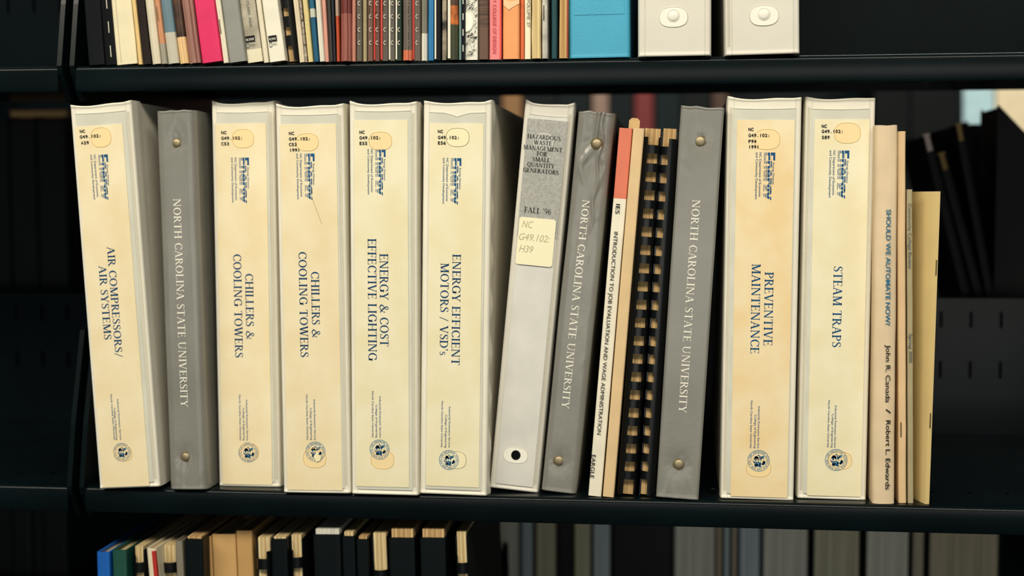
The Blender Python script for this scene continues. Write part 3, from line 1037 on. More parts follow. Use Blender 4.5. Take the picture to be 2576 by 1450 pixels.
def comb_report(label, group, bl, br, tl, tr, S, n, solid, cover_col, page, gap=.5, page_top=0.004, h=None, Y=None, comb_top=None, D=.2, flip=False, start=0.006, name='comb_bound_report', far_solid=0):
    v = Vol(name, label, 'report', group, bl, br, tl, tr, S, Y=Y, h=h)
    w, H = v.w, v.h
    zc = comb_top or H
    R = w / 2
    for sx, nm in ((-1, 'front_cover'), (1, 'back_cover')):
        c = MB(); c.box(sx * (w / 2 - .0007) - .0004, sx * (w / 2 - .0007) + .0004, R * .7, D, 0, H - .003, cover_col); c.build(nm, v.root, smooth=False)
    p = MB(); p.box(-w / 2 + .0014, w / 2 - .0014, R * .85, D - .002, .001, H, page); p.build('page_block', v.root, smooth=False)
    mb = MB()

    def strip(a0, a1, z0, z1, k=10, thick=.0009):
        vs = []
        for i in range(k + 1):
            a = math.radians(a0 + (a1 - a0) * i / k)
            x, y = math.cos(a) * (1 if not flip else -1), -math.sin(a)
            for rr in (R, R - thick):
                for z in (z0, z1): vs.append((x * rr, R * .95 + y * rr * .95, z))
        fs = []
        for i in range(k):
            o, q = i * 4, i * 4 + 4
            fs += [(o, o + 1, q + 1, q), (o + 2, q + 2, q + 3, o + 3), (o, q, q + 2, o + 2), (o + 1, o + 3, q + 3, q + 1)]
        fs += [(0, 2, 3, 1), (k * 4, k * 4 + 1, k * 4 + 3, k * 4 + 2)]
        mb.add(vs, fs, BLACKP)
    strip(178, 180 - solid, 0.001, zc, 8)
    pitch = (zc - 2 * start) / n
    for i in range(n + 1):
        z = zc - start - i * pitch
        if z - pitch * gap < 0.001: break
        strip(182 - solid, 6, z - pitch * gap, z, 12)
    if far_solid: strip(far_solid, 0, 0.001, zc, 6)
    mb.build('comb_binding', v.root, angle=40)
    return v


comb_report('black comb-bound report beside the plain tan paperback, comb prongs showing tan pages', 'black comb-bound reports in the middle row',
            (1547, 1251), (1604, 1251), (1621, 322), (1664, 323), S2, 19, 64, BLACKC, PAGES_TAN, comb_top=.2795, gap=.46, far_solid=40)
comb_report('black comb-bound report pressed against the third grey binder, with a blue sheen on its cover', 'black comb-bound reports in the middle row',
            (1605, 1251), (1649, 1252), (1665, 322), (1707, 324), S2, 19, 92, mat('blue_black_cover', (14, 22, 34), .25, .5), PAGES_TAN, comb_top=.278, gap=.46, flip=True)

b = book('paperback_book', 'cream paperback asking SHOULD WE AUTOMATE NOW? beside the steam traps binder', 'book', None,
         (2188, 1256), (2257, 1258), (2207, 314), (2254, 316), S2, (228, 204, 168), r=.003, bulge=.0008, wob=.0005, nz=24, D=.17, Y=.004)
spine_text(b, [(sans('SHOULD WE AUTOMATE NOW?', .012), 2229, 527, 818, 11, flat((24, 104, 140))), (sans('John R. Canada', .006), 2228, 867, 1012, 11, INK_BLACK), (sans('/', .006), 2228, 1028, 1040, 11, INK_BLACK), (sans('Robert L. Edwards', .006), 2228, 1057, 1231, 11, INK_BLACK)])
b = book('booklet', 'thin tan stapled booklet right of the cream automation paperback', 'booklet', None,
         (2259, 1246), (2281, 1247), (2257, 330), (2279, 331), S2, (226, 192, 146), D=.17, wob=.0004, nz=20, r=.0015, Y=.008)
staples(b, [.062], x=-.001)
b = book('booklet', 'narrow olive grey Community College Review booklet, shorter than its neighbours', 'booklet', None,
         (2283, 1247), (2299, 1247), (2281, 476), (2296, 478), S2, (170, 158, 122), D=.045, wob=.0003, nz=20, r=.001, Y=.008)
spine_text(b, [(sans('Community College Review', .006), 2284, 512, 676, 8, INK_GREY), (sans('Spring 2000', .006), 2286, 840, 912, 8, INK_GREY)])

# manila booklet fanned open at the end of the row
vb = Vol('manila_booklet', 'buff stapled booklet at the right end of the row, its cover turned towards the aisle', 'booklet', None,
         (2303, 1243), (2333, 1243), (2300, 484), (2361, 480), S2, Y=.006)
mb = MB()
NZ = 24
rings = []
H = vb.h
for i in range(NZ + 1):
    z = H * i / NZ
    f = z / H
    xr = vb.loc(2333 + 28 * f, 1243 - 763 * f)[0]
    xl = vb.loc(2302 - 2 * f, 1243 - 763 * f)[0]
    zt = z + (0.0 if i < NZ else 0.0)
    ctr = [(xr, 0.0), (xr - .0008, .001), (xl + (xr - xl) * .66, .008), (xl + (xr - xl) * .36, .018), (xl + (xr - xl) * .12, .032), (xl, .05), (xl, .075), (xl, .16)]
    th = .0016
    out = [(x - th * .6 + 0.0, y - .0002) for x, y in ctr] + [(x + th, y + .0010) for x, y in ctr[::-1]]
    rings.append([(x, y, zt) for x, y in out])
n = len(rings[0])
vs = [p for rg in rings for p in rg]
fs = [(i * n + k, i * n + (k + 1) % n, (i + 1) * n + (k + 1) % n, (i + 1) * n + k) for i in range(NZ) for k in range(n)]
h_ = len(rings[0]) // 2
for base in (0, NZ * n):
    fs += [(base + k, base + k + 1, base + n - 2 - k, base + n - 1 - k) for k in range(h_ - 1)]
mb.add(vs, fs, mat('manila_card', (232, 204, 140), .6, .3, mottle=.04, mscale=20))
mb.build('cover', vb.root, angle=60)
for uu, vv in ((2355, 655), (2340, 1040)):
    c = vb.loc(uu, vv)
    f = c[1] / H
    s_ = MB(); s_.tube([(c[0] + .0002, .0006, c[1]), (c[0] + .0002, -.0010, c[1]), (c[0] - .0001, -.0010, c[1] - .011), (c[0] - .0001, .0006, c[1] - .011)], .00035, STAPLE, 5)
    s_.build('staple', vb.root, angle=60)

mb = MB()
a, c = b_tan.loc(1581, 292), b_tan.loc(1606, 326)
mb.prism_xz([(a[0], c[1]), (c[0], c[1]), (c[0], a[1] - .002), (c[0] - .002, a[1]), (a[0] + .002, a[1]), (a[0], a[1] - .002)], .022, .0226, mat('tan_tab', (204, 172, 118), .6, .3))
mb.build('index_tab', b_tan.root, smooth=False)['label'] = 'rounded tan tab sticking up'

# ------------------------------------------------------------------ upper shelf: magazines, books, two white binders
GU = 'books and magazines on the upper shelf'
TOP_LIST = [
    # name, label, category, (bl, br, tl, tr), colour, options
    ('plastic_folder', 'black plastic folder, first item at the left end of the upper shelf', 'folder', (223, 264, 212, 249), (24, 26, 28), dict(rough=.25, D=.22, h=.29)),
    ('comb_bound_report', 'black wire-bound report beside the black folder at the upper left', 'report', (265, 292, 250, 279), (18, 19, 21), dict(rough=.3, h=.285, holes=1)),
    ('hardcover_book', 'thick cream book at the left of the upper shelf, between black reports', 'book', (293, 346, 280, 333), (236, 224, 188), dict(h=.27, hinge=1)),
    ('pamphlet', 'thin tan pamphlet against the thick cream book', 'pamphlet', (347, 358, 332, 339), (232, 198, 132), dict(h=.24)),
    ('paperback_book', 'dark brown paperback left of the cream magazine with a blue left edge', 'book', (359, 380, 340, 363), (38, 30, 26), dict(h=.25)),
    ('magazine', 'cream magazine with a pale blue left edge beside the dark brown paperback', 'magazine', (381, 405, 363, 385), (222, 212, 186), dict(h=.28, mag=1)),
    ('magazine', 'orange stapled magazine turning grey at its foot', 'magazine', (406, 420, 386, 401), (214, 150, 108), dict(h=.27, mag=1, st=[.045], bands=[(109, (168, 162, 146)), (None, (214, 150, 108))])),
    ('magazine', 'dusty blue magazine with a pale grey foot', 'magazine', (421, 450, 402, 431), (112, 136, 146), dict(h=.28, mag=1, bands=[(80, (196, 190, 172)), (None, (104, 130, 142))])),
    ('magazine', 'dark brown photo magazine with a cream foot', 'magazine', (451, 474, 432, 455), (74, 52, 40), dict(h=.28, mag=1, bands=[(92, (236, 196, 140)), (None, 'BROWN')])),
    ('magazine', 'mauve brown magazine leaning against the magenta book', 'magazine', (475, 506, 456, 487), (150, 108, 98), dict(h=.28, mag=1, bulge=.002, bands=[(None, 'MAUVE')])),
    ('hardcover_book', 'bright magenta book on the upper shelf', 'book', (508, 559, 485, 535), (226, 42, 100), dict(h=.27)),
    ('booklet', 'thin cream stapled booklet right of the magenta book', 'booklet', (560, 575, 536, 553), (238, 230, 206), dict(h=.26, mag=1, st=[.034])),
    ('hardcover_book', 'plain grey book between the stapled booklet and the marbled spine', 'book', (576, 620, 554, 600), (146, 146, 140), dict(h=.28, r=.002)),
    ('paperback_book', 'grey marbled book with an FAIA author line and a university mark', 'book', (622, 662, 601, 643), (176, 168, 148), dict(h=.27, bands=[(123, (232, 222, 192)), (None, 'MARBLE')], mark=(617, 642, 92, 122), line=('N CLARK, FAIA', 618, 8, 70))),
    ('paperback_book', 'slim cream paperback with a teal right edge', 'book', (663, 677, 644, 657), (228, 218, 192), dict(h=.26)),
    ('paperback_book', 'white paperback with a black university mark low on its spine', 'book', (678, 719, 658, 700), (240, 234, 214), dict(h=.27, mark=(675, 697, 91, 120))),
    ('comb_bound_report', 'black comb-bound report right of the white paperback with the university mark', 'report', (720, 751, 701, 739), None, dict(h=.28)),
    ('booklet', 'cream booklet right of the black comb binding on the upper shelf', 'booklet', (752, 767, 739, 751), (230, 214, 184), dict(h=.25, mag=1)),
    ('pamphlet', 'thin dark purple pamphlet with worn white edge', 'pamphlet', (767, 773, 752, 757), (58, 40, 44), dict(h=.25, bands=[(None, 'WORN')])),
    ('booklet', 'pale yellow booklet between the purple pamphlet and the teal magazine', 'booklet', (774, 788, 757, 773), (232, 212, 150), dict(h=.25, mag=1)),
    ('magazine', 'teal blue magazine with a white patch on its spine', 'magazine', (789, 802, 774, 791), (24, 92, 126), dict(h=.27, mag=1, bands=[(42, (24, 92, 126)), (20, (210, 214, 196)), (None, (30, 100, 132))])),
    ('booklet', 'white booklet between the teal and the pink ones', 'booklet', (803, 817, 792, 805), (236, 230, 212), dict(h=.25, mag=1)),
    ('booklet', 'pink booklet right of the white one, left of the dark group', 'booklet', (817, 828, 806, 817), (232, 168, 150), dict(h=.25, mag=1)),
    ('magazine', 'charcoal magazine beside the pink booklet', 'magazine', (829, 838, 821, 831), (62, 58, 54), dict(h=.27, mag=1)),
    ('magazine', 'navy magazine left of the orange-footed one', 'magazine', (838, 845, 832, 843), (36, 40, 52), dict(h=.27, mag=1)),
    ('magazine', 'rust orange magazine with a pale upper spine', 'magazine', (846, 855, 844, 853), (190, 84, 48), dict(h=.28, mag=1, bands=[(40, (190, 80, 44)), (None, (188, 160, 140))])),
    ('magazine', 'thick reddish brown magazine, darker towards the top, left of the dotted spines', 'magazine', (856, 884, 855, 886), (150, 84, 74), dict(h=.28, mag=1, bulge=.0015, bands=[(34, (152, 88, 78)), (None, (112, 50, 44))], st=[.045])),
    ('magazine', 'salmon stapled magazine right of the thick reddish brown one', 'magazine', (885, 895, 887, 896), (206, 140, 120), dict(h=.28, mag=1)),
    ('magazine', 'grey magazine with curled dot marks, first dotted spine from the left', 'magazine', (896, 911, 896, 911), (104, 96, 86), dict(h=.28, mag=1, dots=1)),
    ('magazine', 'khaki magazine between the first two dotted grey spines', 'magazine', (912, 923, 912, 923), (178, 162, 124), dict(h=.28, mag=1)),
    ('magazine', 'grey brown dotted magazine with a cream left edge, beside the khaki one', 'magazine', (924, 939, 924, 939), (122, 92, 80), dict(h=.28, mag=1, dots=1, st=[.045])),
    ('magazine', 'brown dotted magazine with a thin red stripe and staples', 'magazine', (940, 956, 940, 956), (116, 80, 70), dict(h=.28, mag=1, dots=1, redge=1, st=[.038])),
    ('magazine', 'grey dotted magazine with a broad red left edge', 'magazine', (957, 977, 957, 977), (100, 92, 84), dict(h=.28, mag=1, dots=1, redge=1, st=[.05])),
    ('magazine', 'grey dotted magazine with a cream left edge, left of the white and green pair', 'magazine', (978, 994, 978, 994), (104, 98, 88), dict(h=.28, mag=1, dots=1, wedge=1)),
    ('magazine', 'white edged magazine with a dark green spine', 'magazine', (995, 1011, 995, 1011), (40, 56, 44), dict(h=.28, mag=1, wedge=1, dots=1)),
    ('magazine', 'wide grey dotted magazine with an orange foot', 'magazine', (1012, 1036, 1012, 1036), (108, 94, 84), dict(h=.28, mag=1, bulge=.0014, dots=1, bands=[(126, (214, 116, 80)), (None, (106, 94, 86))])),
    ('magazine', 'grey dotted magazine red along its lower left edge', 'magazine', (1037, 1058, 1037, 1058), (108, 100, 90), dict(h=.28, mag=1, dots=1, redge=1)),
    ('magazine', 'grey magazine with a torn white corner beside the bright blue one', 'magazine', (1059, 1075, 1059, 1075), (140, 134, 116), dict(h=.28, mag=1, bands=[(84, (226, 220, 204)), (None, (130, 126, 110))])),
    ('magazine', 'bright blue slim magazine', 'magazine', (1076, 1092, 1076, 1092), (48, 128, 184), dict(h=.28, mag=1)),
    ('magazine', 'black slim magazine with a pale left edge, beside the bright blue one', 'magazine', (1093, 1110, 1093, 1110), (26, 28, 30), dict(h=.28, mag=1, wedge=1, bands=None)),
    ('magazine', 'slim photo magazine in cream and black', 'magazine', (1111, 1124, 1111, 1124), (170, 150, 124), dict(h=.28, mag=1, bands=[(None, 'PHOTO')])),
    ('magazine', 'photo magazine with orange lights above and dark green below', 'magazine', (1126, 1154, 1126, 1154), (60, 58, 40), dict(h=.28, mag=1, wedge=1, bands=[(62, 'GREEN'), (14, 'LIGHTS'), (None, (80, 54, 40))])),
    ('magazine', 'grey teal slim magazine left of the navy one', 'magazine', (1154, 1161, 1154, 1161), (120, 150, 148), dict(h=.28, mag=1)),
    ('magazine', 'navy black slim magazine beside the black and white drawing', 'magazine', (1161, 1169, 1161, 1169), (24, 26, 36), dict(h=.28, mag=1, tick=1)),
    ('paperback_book', 'white paperback with a black ink drawing and white disc on its spine', 'book', (1170, 1203, 1170, 1203), (240, 236, 220), dict(h=.27, art=1)),
    ('paperback_book', 'brown photo paperback between the ink drawing and the pink spine', 'book', (1204, 1229, 1204, 1229), (88, 66, 54), dict(h=.26, bands=[(68, (104, 78, 62)), (None, 'WOOD')])),
    ('paperback_book', 'pink paperback lettered in red with a coral right edge', 'book', (1230, 1262, 1230, 1262), (240, 138, 138), dict(h=.28, title=1)),
    ('paperback_book', 'thick peach orange book with a torn sticker mark', 'book', (1264, 1307, 1264, 1307), (244, 164, 104), dict(h=.26, tear=1, r=.002)),
    ('paperback_book', 'slim deep orange paperback beside the peach one', 'book', (1308, 1319, 1308, 1319), (222, 112, 66), dict(h=.27)),
    ('paperback_book', 'cream paperback reading VOLUME 37', 'book', (1319, 1336, 1319, 1336), (244, 234, 204), dict(h=.27, vol=1)),
    ('journal', 'worn cream journal with loose yellow leaves right of VOLUME 37', 'journal', (1337, 1361, 1337, 1361), (226, 206, 158), dict(h=.26, bands=[(None, 'LEAVES')], wob=.0008)),
    ('magazine', 'pale grey patterned stapled magazine', 'magazine', (1362, 1378, 1362, 1378), (214, 210, 196), dict(h=.27, mag=1, st=[.04], bands=[(None, 'SWIRL')])),
    ('paperback_book', 'dark teal book with frayed foot, standing apart after the patterned magazine', 'book', (1386, 1402, 1388, 1404), (30, 76, 84), dict(h=.26, r=.002, bulge=.0008)),
    ('paperback_book', 'tan paperback with curved page edges facing out and a red cover', 'book', (1406, 1430, 1410, 1428), (198, 160, 104), dict(h=.24, bands=[(None, 'TANLEAVES')], redright=1)),
]
SPECIAL = {
    'BROWN': mat('brown_photo', (92, 64, 48), .4, .4, rgb2=(44, 30, 24), mscale=70),
    'MAUVE': mat('mauve_brown', (168, 126, 112), .4, .4, rgb2=(140, 98, 88), mscale=10),
    'MARBLE': mat('marbled_grey', (196, 188, 166), .45, .4, rgb2=(148, 140, 122), mscale=60),
    'WORN': mat('worn_purple', (62, 40, 44), .5, .3, rgb2=(206, 196, 178), mscale=260),
    'PHOTO': mat('cream_black_photo', (216, 200, 172), .4, .4, rgb2=(30, 30, 32), mscale=55),
    'GREEN': mat('green_photo', (70, 74, 46), .4, .4, rgb2=(44, 48, 32), mscale=40),
    'LIGHTS': mat('lights_photo', (220, 120, 50), .4, .4, rgb2=(84, 44, 24), mscale=120),
    'WOOD': mat('wood_photo', (112, 84, 66), .4, .4, rgb2=(58, 42, 36), mscale=1.0, stretch=(30, 30, 420)),
    'LEAVES': mat('yellow_leaves', (234, 216, 164), .7, .2, rgb2=(186, 152, 96), mscale=1.0, stretch=(900, 10, 4)),
    'TANLEAVES': mat('tan_leaves', (214, 176, 116), .7, .2, rgb2=(150, 112, 64), mscale=1.0, stretch=(1100, 8, 6)),
    'SWIRL': mat('grey_swirl', (222, 218, 204), .4, .4, rgb2=(170, 168, 160), mscale=90),
}


def vpx(u):
    """height in the photograph at which the upper row meets its shelf"""
    return 158.5 - (u - 250) * 0.0075


def lean_px(u):
    """how far the top edge of the picture is left of the foot, for an upper row spine at u"""
    T = ((230, 12), (300, 14), (400, 18.5), (500, 20.5), (600, 21), (700, 20), (740, 18.5), (760, 16), (800, 13), (840, 6), (870, 0.5), (1000, 0), (1380, 0), (1440, -1))
    if u <= T[0][0]: return T[0][1]
    for (a, p), (b_, q) in zip(T[:-1], T[1:]):
        if u <= b_: return p + (q - p) * (u - a) / (b_ - a)
    return T[-1][1]


INK_RED = flat((190, 40, 50))
rnd = random.Random(11)
for name, label, cat, (b0, b1, t0, t1), colr, o in TOP_LIST:
    Yb = rnd.uniform(-.003, .002)
    sh = lean_px((b0 + b1) / 2)
    P = dict(bl=(b0, vpx(b0)), br=(b1, vpx(b1)), tl=(b0 - sh, 0), tr=(b1 - sh, 0))
    if colr is None:
        comb_report(label, GU, P['bl'], P['br'], P['tl'], P['tr'], S1, 18, 70, BLACKC, PAGES_TAN, h=o['h'], Y=Yb, gap=.55, flip=True)
        continue
    bands = o.get('bands')
    if bands: bands = [(z, SPECIAL[m_] if isinstance(m_, str) else m_) for z, m_ in bands]
    wpx = b1 - b0
    k_ = .0003
    b = book(name, label, cat, GU, P['bl'], P['br'], P['tl'], P['tr'], S1, colr, D=o.get('D', .2), h=o['h'], Y=Yb, r=o.get('r', min(.0022, wpx * k_ * .4) if o.get('mag') else .001),
             bulge=o.get('bulge', min(.0007, wpx * k_ * .1) if o.get('mag') else .0001), bands=bands, wob=o.get('wob', .0003), nz=14, rough=o.get('rough', .45), page_top=.0025)
    if o.get('st'): staples(b, o['st'], x=-b.w * .12, y=-b.w * .06)
    hw = b.w / 2
    tm = MB()
    if o.get('holes'):
        for i in range(14):
            z = .006 + i * .019
            tm.box(hw * .15, hw * .32, -.0006, .0004, z, z + .009, flat((196, 190, 172)))
    if o.get('hinge'):
        for x in (-hw * .55,):
            tm.box(x - .0004, x + .0004, -.0005, .0004, .002, b.h - .002, flat((206, 196, 166)))
    if o.get('dots'):
        for i in range(9):
            z = b.loc(b0, 108 - i * 33)[1] if True else 0
            if z > b.h - .01 or z < .004: continue
            V, Fc = [], []
            for j in range(9):
                a = math.radians(60 + 240 * j / 8)
                for rr in (.0013, .0007): V.append((hw * .25 + rr * math.cos(a), -.0012, z + rr * 1.35 * math.sin(a)))
            tm.add(V, [(2 * j, 2 * j + 1, 2 * j + 3, 2 * j + 2) for j in range(8)], flat((186, 176, 160)))
    if o.get('redge'): tm.box(-hw * .98, -hw * .48, -.0006, .0012, .001, b.h - .001, flat((196, 62, 48), .4))
    if o.get('wedge'): tm.box(-hw * .99, -hw * .5, -.0006, .0012, .001, b.h - .001, flat((226, 222, 204), .4))
    if o.get('tick'):
        for i in range(6): tm.box(-.0003, .0004, -.0008, 0, .006 + i * .012, .011 + i * .012, flat((220, 220, 214)))
    if o.get('mark'):
        u0, u1, v0, v1 = o['mark']
        a, c = b.loc(u0, v0), b.loc(u1, v0 + 12)
        tm.box(a[0], c[0], -.0007, .0003, c[1], a[1], INK_BLACK)
        put(tm, sans('NC STATE', .02), (a[0] + .0006, c[1] + .0011), (1, 0), (0, 1), (c[0] - a[0] - .0012) / sans('NC STATE', .02)[2], .0016, -.00085, INK_WHITE)
        e = b.loc(u0, v1)
        put(tm, sans('D', .0), (a[0] + .0002, e[1]), (1, 0), (0, 1), .0026, .0040, -.0007, INK_GREY)
        put(tm, sans('ESIGN', .0), (a[0] + .0032, e[1] + .0012), (1, 0), (0, 1), (c[0] - a[0] - .0036) / sans('ESIGN')[2], .0018, -.0007, INK_GREY)
    if o.get('line'):
        txt, u, v0, v1 = o['line']
        b.down(tm, sans(txt), u, v0 - 18, v1, 7, -.0009, INK_GREY)
    if o.get('art'):
        c = b.loc(1171, 56)
        q = [(c[0] + .0062 * math.cos(a), -.0011, c[1] + .0075 * math.sin(a)) for a in (math.radians(-88 + 176 * i / 16) for i in range(17))]
        tm.add(q, [tuple(range(17))], flat((246, 242, 226)))
        r2 = random.Random(5)
        for i in range(230):
            x, z = r2.uniform(-hw * .95, hw * .6), r2.uniform(.003, .05)
            zz = z * 1.0
            if abs(z - c[1]) < .0085 and x < c[0] + .0066: continue
            if z < .012 and r2.random() < .5: continue
            L, a = r2.uniform(.0012, .0034), r2.choice((.5, .7, 2.5, 2.2, 1.2)) + r2.uniform(-.2, .2)
            dx, dz = L * math.cos(a), L * math.sin(a)
            x2 = min(x + dx, hw * .9)
            x2 = max(x2, -hw * .95)
            wd = r2.uniform(.00012, .0004)
            tm.add([(x, -.0010, z), (x2, -.0010, z + dz), (x2 + wd, -.0010, z + dz - wd), (x + wd, -.0010, z - wd)], [(0, 1, 2, 3)], INK_BLACK)
    if o.get('title'):
        tm.box(hw * .72, hw * .99, -.0005, .0012, .001, b.h - .001, flat((226, 84, 74), .45))
        b.down(tm, sans('UNIVERSITY COLLEGE OF DEISGN', .004), 1240, -62, 134, 8.5, -.0009, INK_RED)
    if o.get('vol'): b.down(tm, sans('VOLUME 37'), 1326, -4, 68, 8, -.0009, INK_GREY)
    if o.get('tear'):
        c = b.loc(1280, 20)
        tm.prism_xz([(c[0] + x, c[1] + z) for x, z in ((-.004, .002), (0, -.0015), (.004, .001), (.008, .003), (.008, .006), (.002, .005), (-.004, .006))], -.0007, 0, flat((248, 196, 150)))
    if o.get('redright'): tm.box(hw * .72, hw * .99, -.0006, .0012, .001, b.h - .001, flat((150, 40, 40), .5))
    if tm.v: tm.build('spine_marking', b.root, smooth=False)

# blue plastic case
v = Vol('slipcase', 'wide bright blue pebbled plastic case left of the two white upper binders', 'case', None, (1431, 147), (1585, 146), (1429, 0), (1585, 0), S1, Y=.001, h=.2)
BLUEP = mat('blue_pebbled_plastic', (70, 168, 200), .5, .35, mottle=.05, mscale=20, bump=.35, bscale=900)
cover_mesh(v.w, v.h, .16, .003, r=.003, material=BLUEP, nz=4, rim=.0004).build('shell', v.root, angle=50)
mb = MB(); z = v.loc(1500, 37)[1]
mb.box(-v.w / 2 + .004, v.w / 2 - .004, -.0004, .002, z, v.h - .006, BLUEP); mb.build('spine_panel', v.root, smooth=False)
c = MB(); c.box(-v.w / 2 + .004, v.w / 2 - .004, .01, .155, .003, v.h - .004, BLACKC); c.build('contents', v.root, smooth=False)

for label, cs, ov, hw_ in (
        ('white binder with a round button, next to the blue case on the upper shelf', ((1606, 148), (1788, 148), (1604, 0), (1790, 0)), (1694, 40), 1),
        ('white binder with a round button, last on the upper shelf before the empty end', ((1824, 147), (2012, 138), (1822, 0), (2012, 0)), (1922, 36), 1)):
    v = Vol('ring_binder', label, 'binder', 'white binders on the upper shelf', cs[0], cs[1], cs[2], cs[3], S1, Y=-.004, h=.29)
    binder_cover(v, VINYL_W, seam='left' if ov[0] > 1800 else None, horn=(.3, .3))
    o_ = oval_part(v, ov[0], ov[1] + 3, 70, 50, -.0004, mat('oval_white', (240, 236, 222), .4, .4), VINYL_W, 'rivet_surround')
    rivet(v, ov[0] - (0 if ov[0] > 1800 else 0), ov[1], 13.5, y=-.0006, material=mat('white_button', (236, 232, 220), .45, .4), hgt=.0013)

# ------------------------------------------------------------------ lower shelf: reports seen from above
GL = 'books and reports on the lower shelf'


def low(name, label, cat, bl, br, top, colr, kind='book', Y=.006, lean=-10, page=PAGES, tl=None, tr=None, **k):
    """bl, br: spine edges where they leave the picture (v 1450); top: height of the spine's top in the photograph"""
    dv = 1450 - top
    f = dv / 64.0
    sh = lean * f / 2
    TL, TR = (bl + sh, top), (br + sh, top)
    # carry the edges down to the shelf
    a, b_ = at_y(bl, 1450, Y), at_y(TL[0], TL[1], Y)
    def ext(u, u2):
        p, q = at_y(u, 1450, Y), at_y(u2, top, Y)
        d = (p - q) / (p.z - q.z)
        g = p + d * (S3 - p.z)
        return pix(g)
    B0, B1 = ext(bl, TL[0]), ext(br, TR[0])
    if kind == 'comb':
        return comb_report(label, GL, B0, B1, TL, TR, S3, 15, k.get('solid', 60), BLACKC, page, Y=Y, gap=.5, flip=k.get('flip', False), comb_top=k.get('ct'), D=.2, name=name)
    return book(name, label, cat, GL, B0, B1, TL, TR, S3, colr, Y=Y, page=page, **k)


def pix(p):
    d = p - CAM
    return (CX + F * d.dot(right) / d.dot(fwd), CY + F * d.dot(down) / d.dot(fwd))


low('hardcover_book', 'royal blue book, first on the lower shelf', 'book', 244, 277, 1390, (16, 92, 178), Y=.004, lean=-3, page_top=.003)
low('hardcover_book', 'dark green book beside the royal blue one', 'book', 284, 320, 1385, (22, 74, 62), Y=.004, lean=-4, page_top=.003)
low('comb_bound_report', 'comb-bound report with cream page tops, between the dark green book and the red-edged booklet', 'report', 333, 362, 1378, None, 'comb', Y=.008, lean=-4, ct=.262)
b = low('booklet', 'worn white booklet with a red spine edge, between two comb-bound reports on the lower shelf', 'booklet', 372, 399, 1381, (228, 216, 186), Y=-.002, lean=-12, wob=.0006, nz=16, r=.003)
mb = MB(); mb.box(b.w * .12, b.w * .48, -.0010, .003, .001, b.h - .002, flat((176, 44, 36), .45)); mb.build('red_spine_strip', b.root, smooth=False)
low('comb_bound_report', 'comb-bound report showing white page tops behind the red-edged booklet', 'report', 404, 443, 1376, None, 'comb', Y=.010, lean=-4, ct=.262, flip=False, solid=30)
low('pamphlet', 'narrow grey pamphlet left of the first plain black report', 'pamphlet', 444, 463, 1362, (128, 122, 106), Y=.008, lean=-6, nz=10)
low('bound_report', 'plain black report left of the tan envelopes', 'report', 467, 513, 1357, (10, 16, 18), Y=.006, lean=-4, page=PAGES_TAN, page_top=-.0015, rough=.35)
TAN = (198, 156, 98)
low('envelope', 'narrow tan envelope, left of the three tan envelopes on the lower shelf', 'envelope', 519, 536, 1350, TAN, Y=.022, lean=-6, rough=.7)
low('envelope', 'wide tan envelope, middle of the three on the lower shelf', 'envelope', 537, 597, 1345, (202, 160, 102), Y=.022, lean=-6, rough=.7)
low('envelope', 'tan envelope beside the black comb bindings, right of the three on the lower shelf', 'envelope', 598, 639, 1336, (194, 152, 94), Y=.022, lean=-6, rough=.7)
low('comb_bound_report', 'black comb-bound report right of the tan envelopes', 'report', 642, 682, 1357, None, 'comb', Y=.008, lean=-4, ct=.268, flip=True, solid=60)
low('bound_report', 'plain black report between two comb bindings right of the envelopes', 'report', 684, 726, 1357, (10, 16, 18), Y=.006, lean=-4, page_top=-.0012, rough=.35)
low('comb_bound_report', 'second black comb-bound report right of the tan envelopes', 'report', 728, 762, 1350, None, 'comb', Y=.008, lean=-4, ct=.270, solid=60)
low('bound_report', 'thick black report with a broad grey page top, middle of the lower shelf', 'report', 790, 860, 1346, (10, 16, 18), Y=.006, lean=-4, page=PAGES_GREY, page_top=-.004, rough=.35)
low('bound_report', 'black report right of the one with the broad grey page top', 'report', 862, 896, 1350, (10, 16, 18), Y=.006, lean=-4, page_top=-.0030, rough=.35)
low('bound_report', 'thin black report left of the tall white-toothed comb binding', 'report', 898, 930, 1358, (10, 16, 18), Y=.006, lean=-4, page=PAGES_TAN, page_top=-.002, rough=.35)
low('comb_bound_report', 'comb-bound report with bold white teeth gaps on the lower shelf', 'report', 934, 976, 1346, None, 'comb', Y=.006, lean=-5, ct=.262, solid=25)
low('bound_report', 'black report with a curved tan page top, left of two alike', 'report', 980, 1046, 1354, (10, 16, 18), Y=.006, lean=-3, page=PAGES_TAN, page_top=-.0065, rough=.35)
low('bound_report', 'black report with a curved tan page top, right of two alike', 'report', 1058, 1124, 1354, (10, 16, 18), Y=.006, lean=-3, page=PAGES_TAN, page_top=-.0065, rough=.35)
low('comb_bound_report', 'last comb-bound report on the lower shelf before the open gap', 'report', 1146, 1179, 1342, None, 'comb', Y=.006, lean=-5, ct=.270, solid=35)

# ------------------------------------------------------------------ opposite side of the range, fore edges towards us
GO = 'books on the opposite side seen through the open shelf'


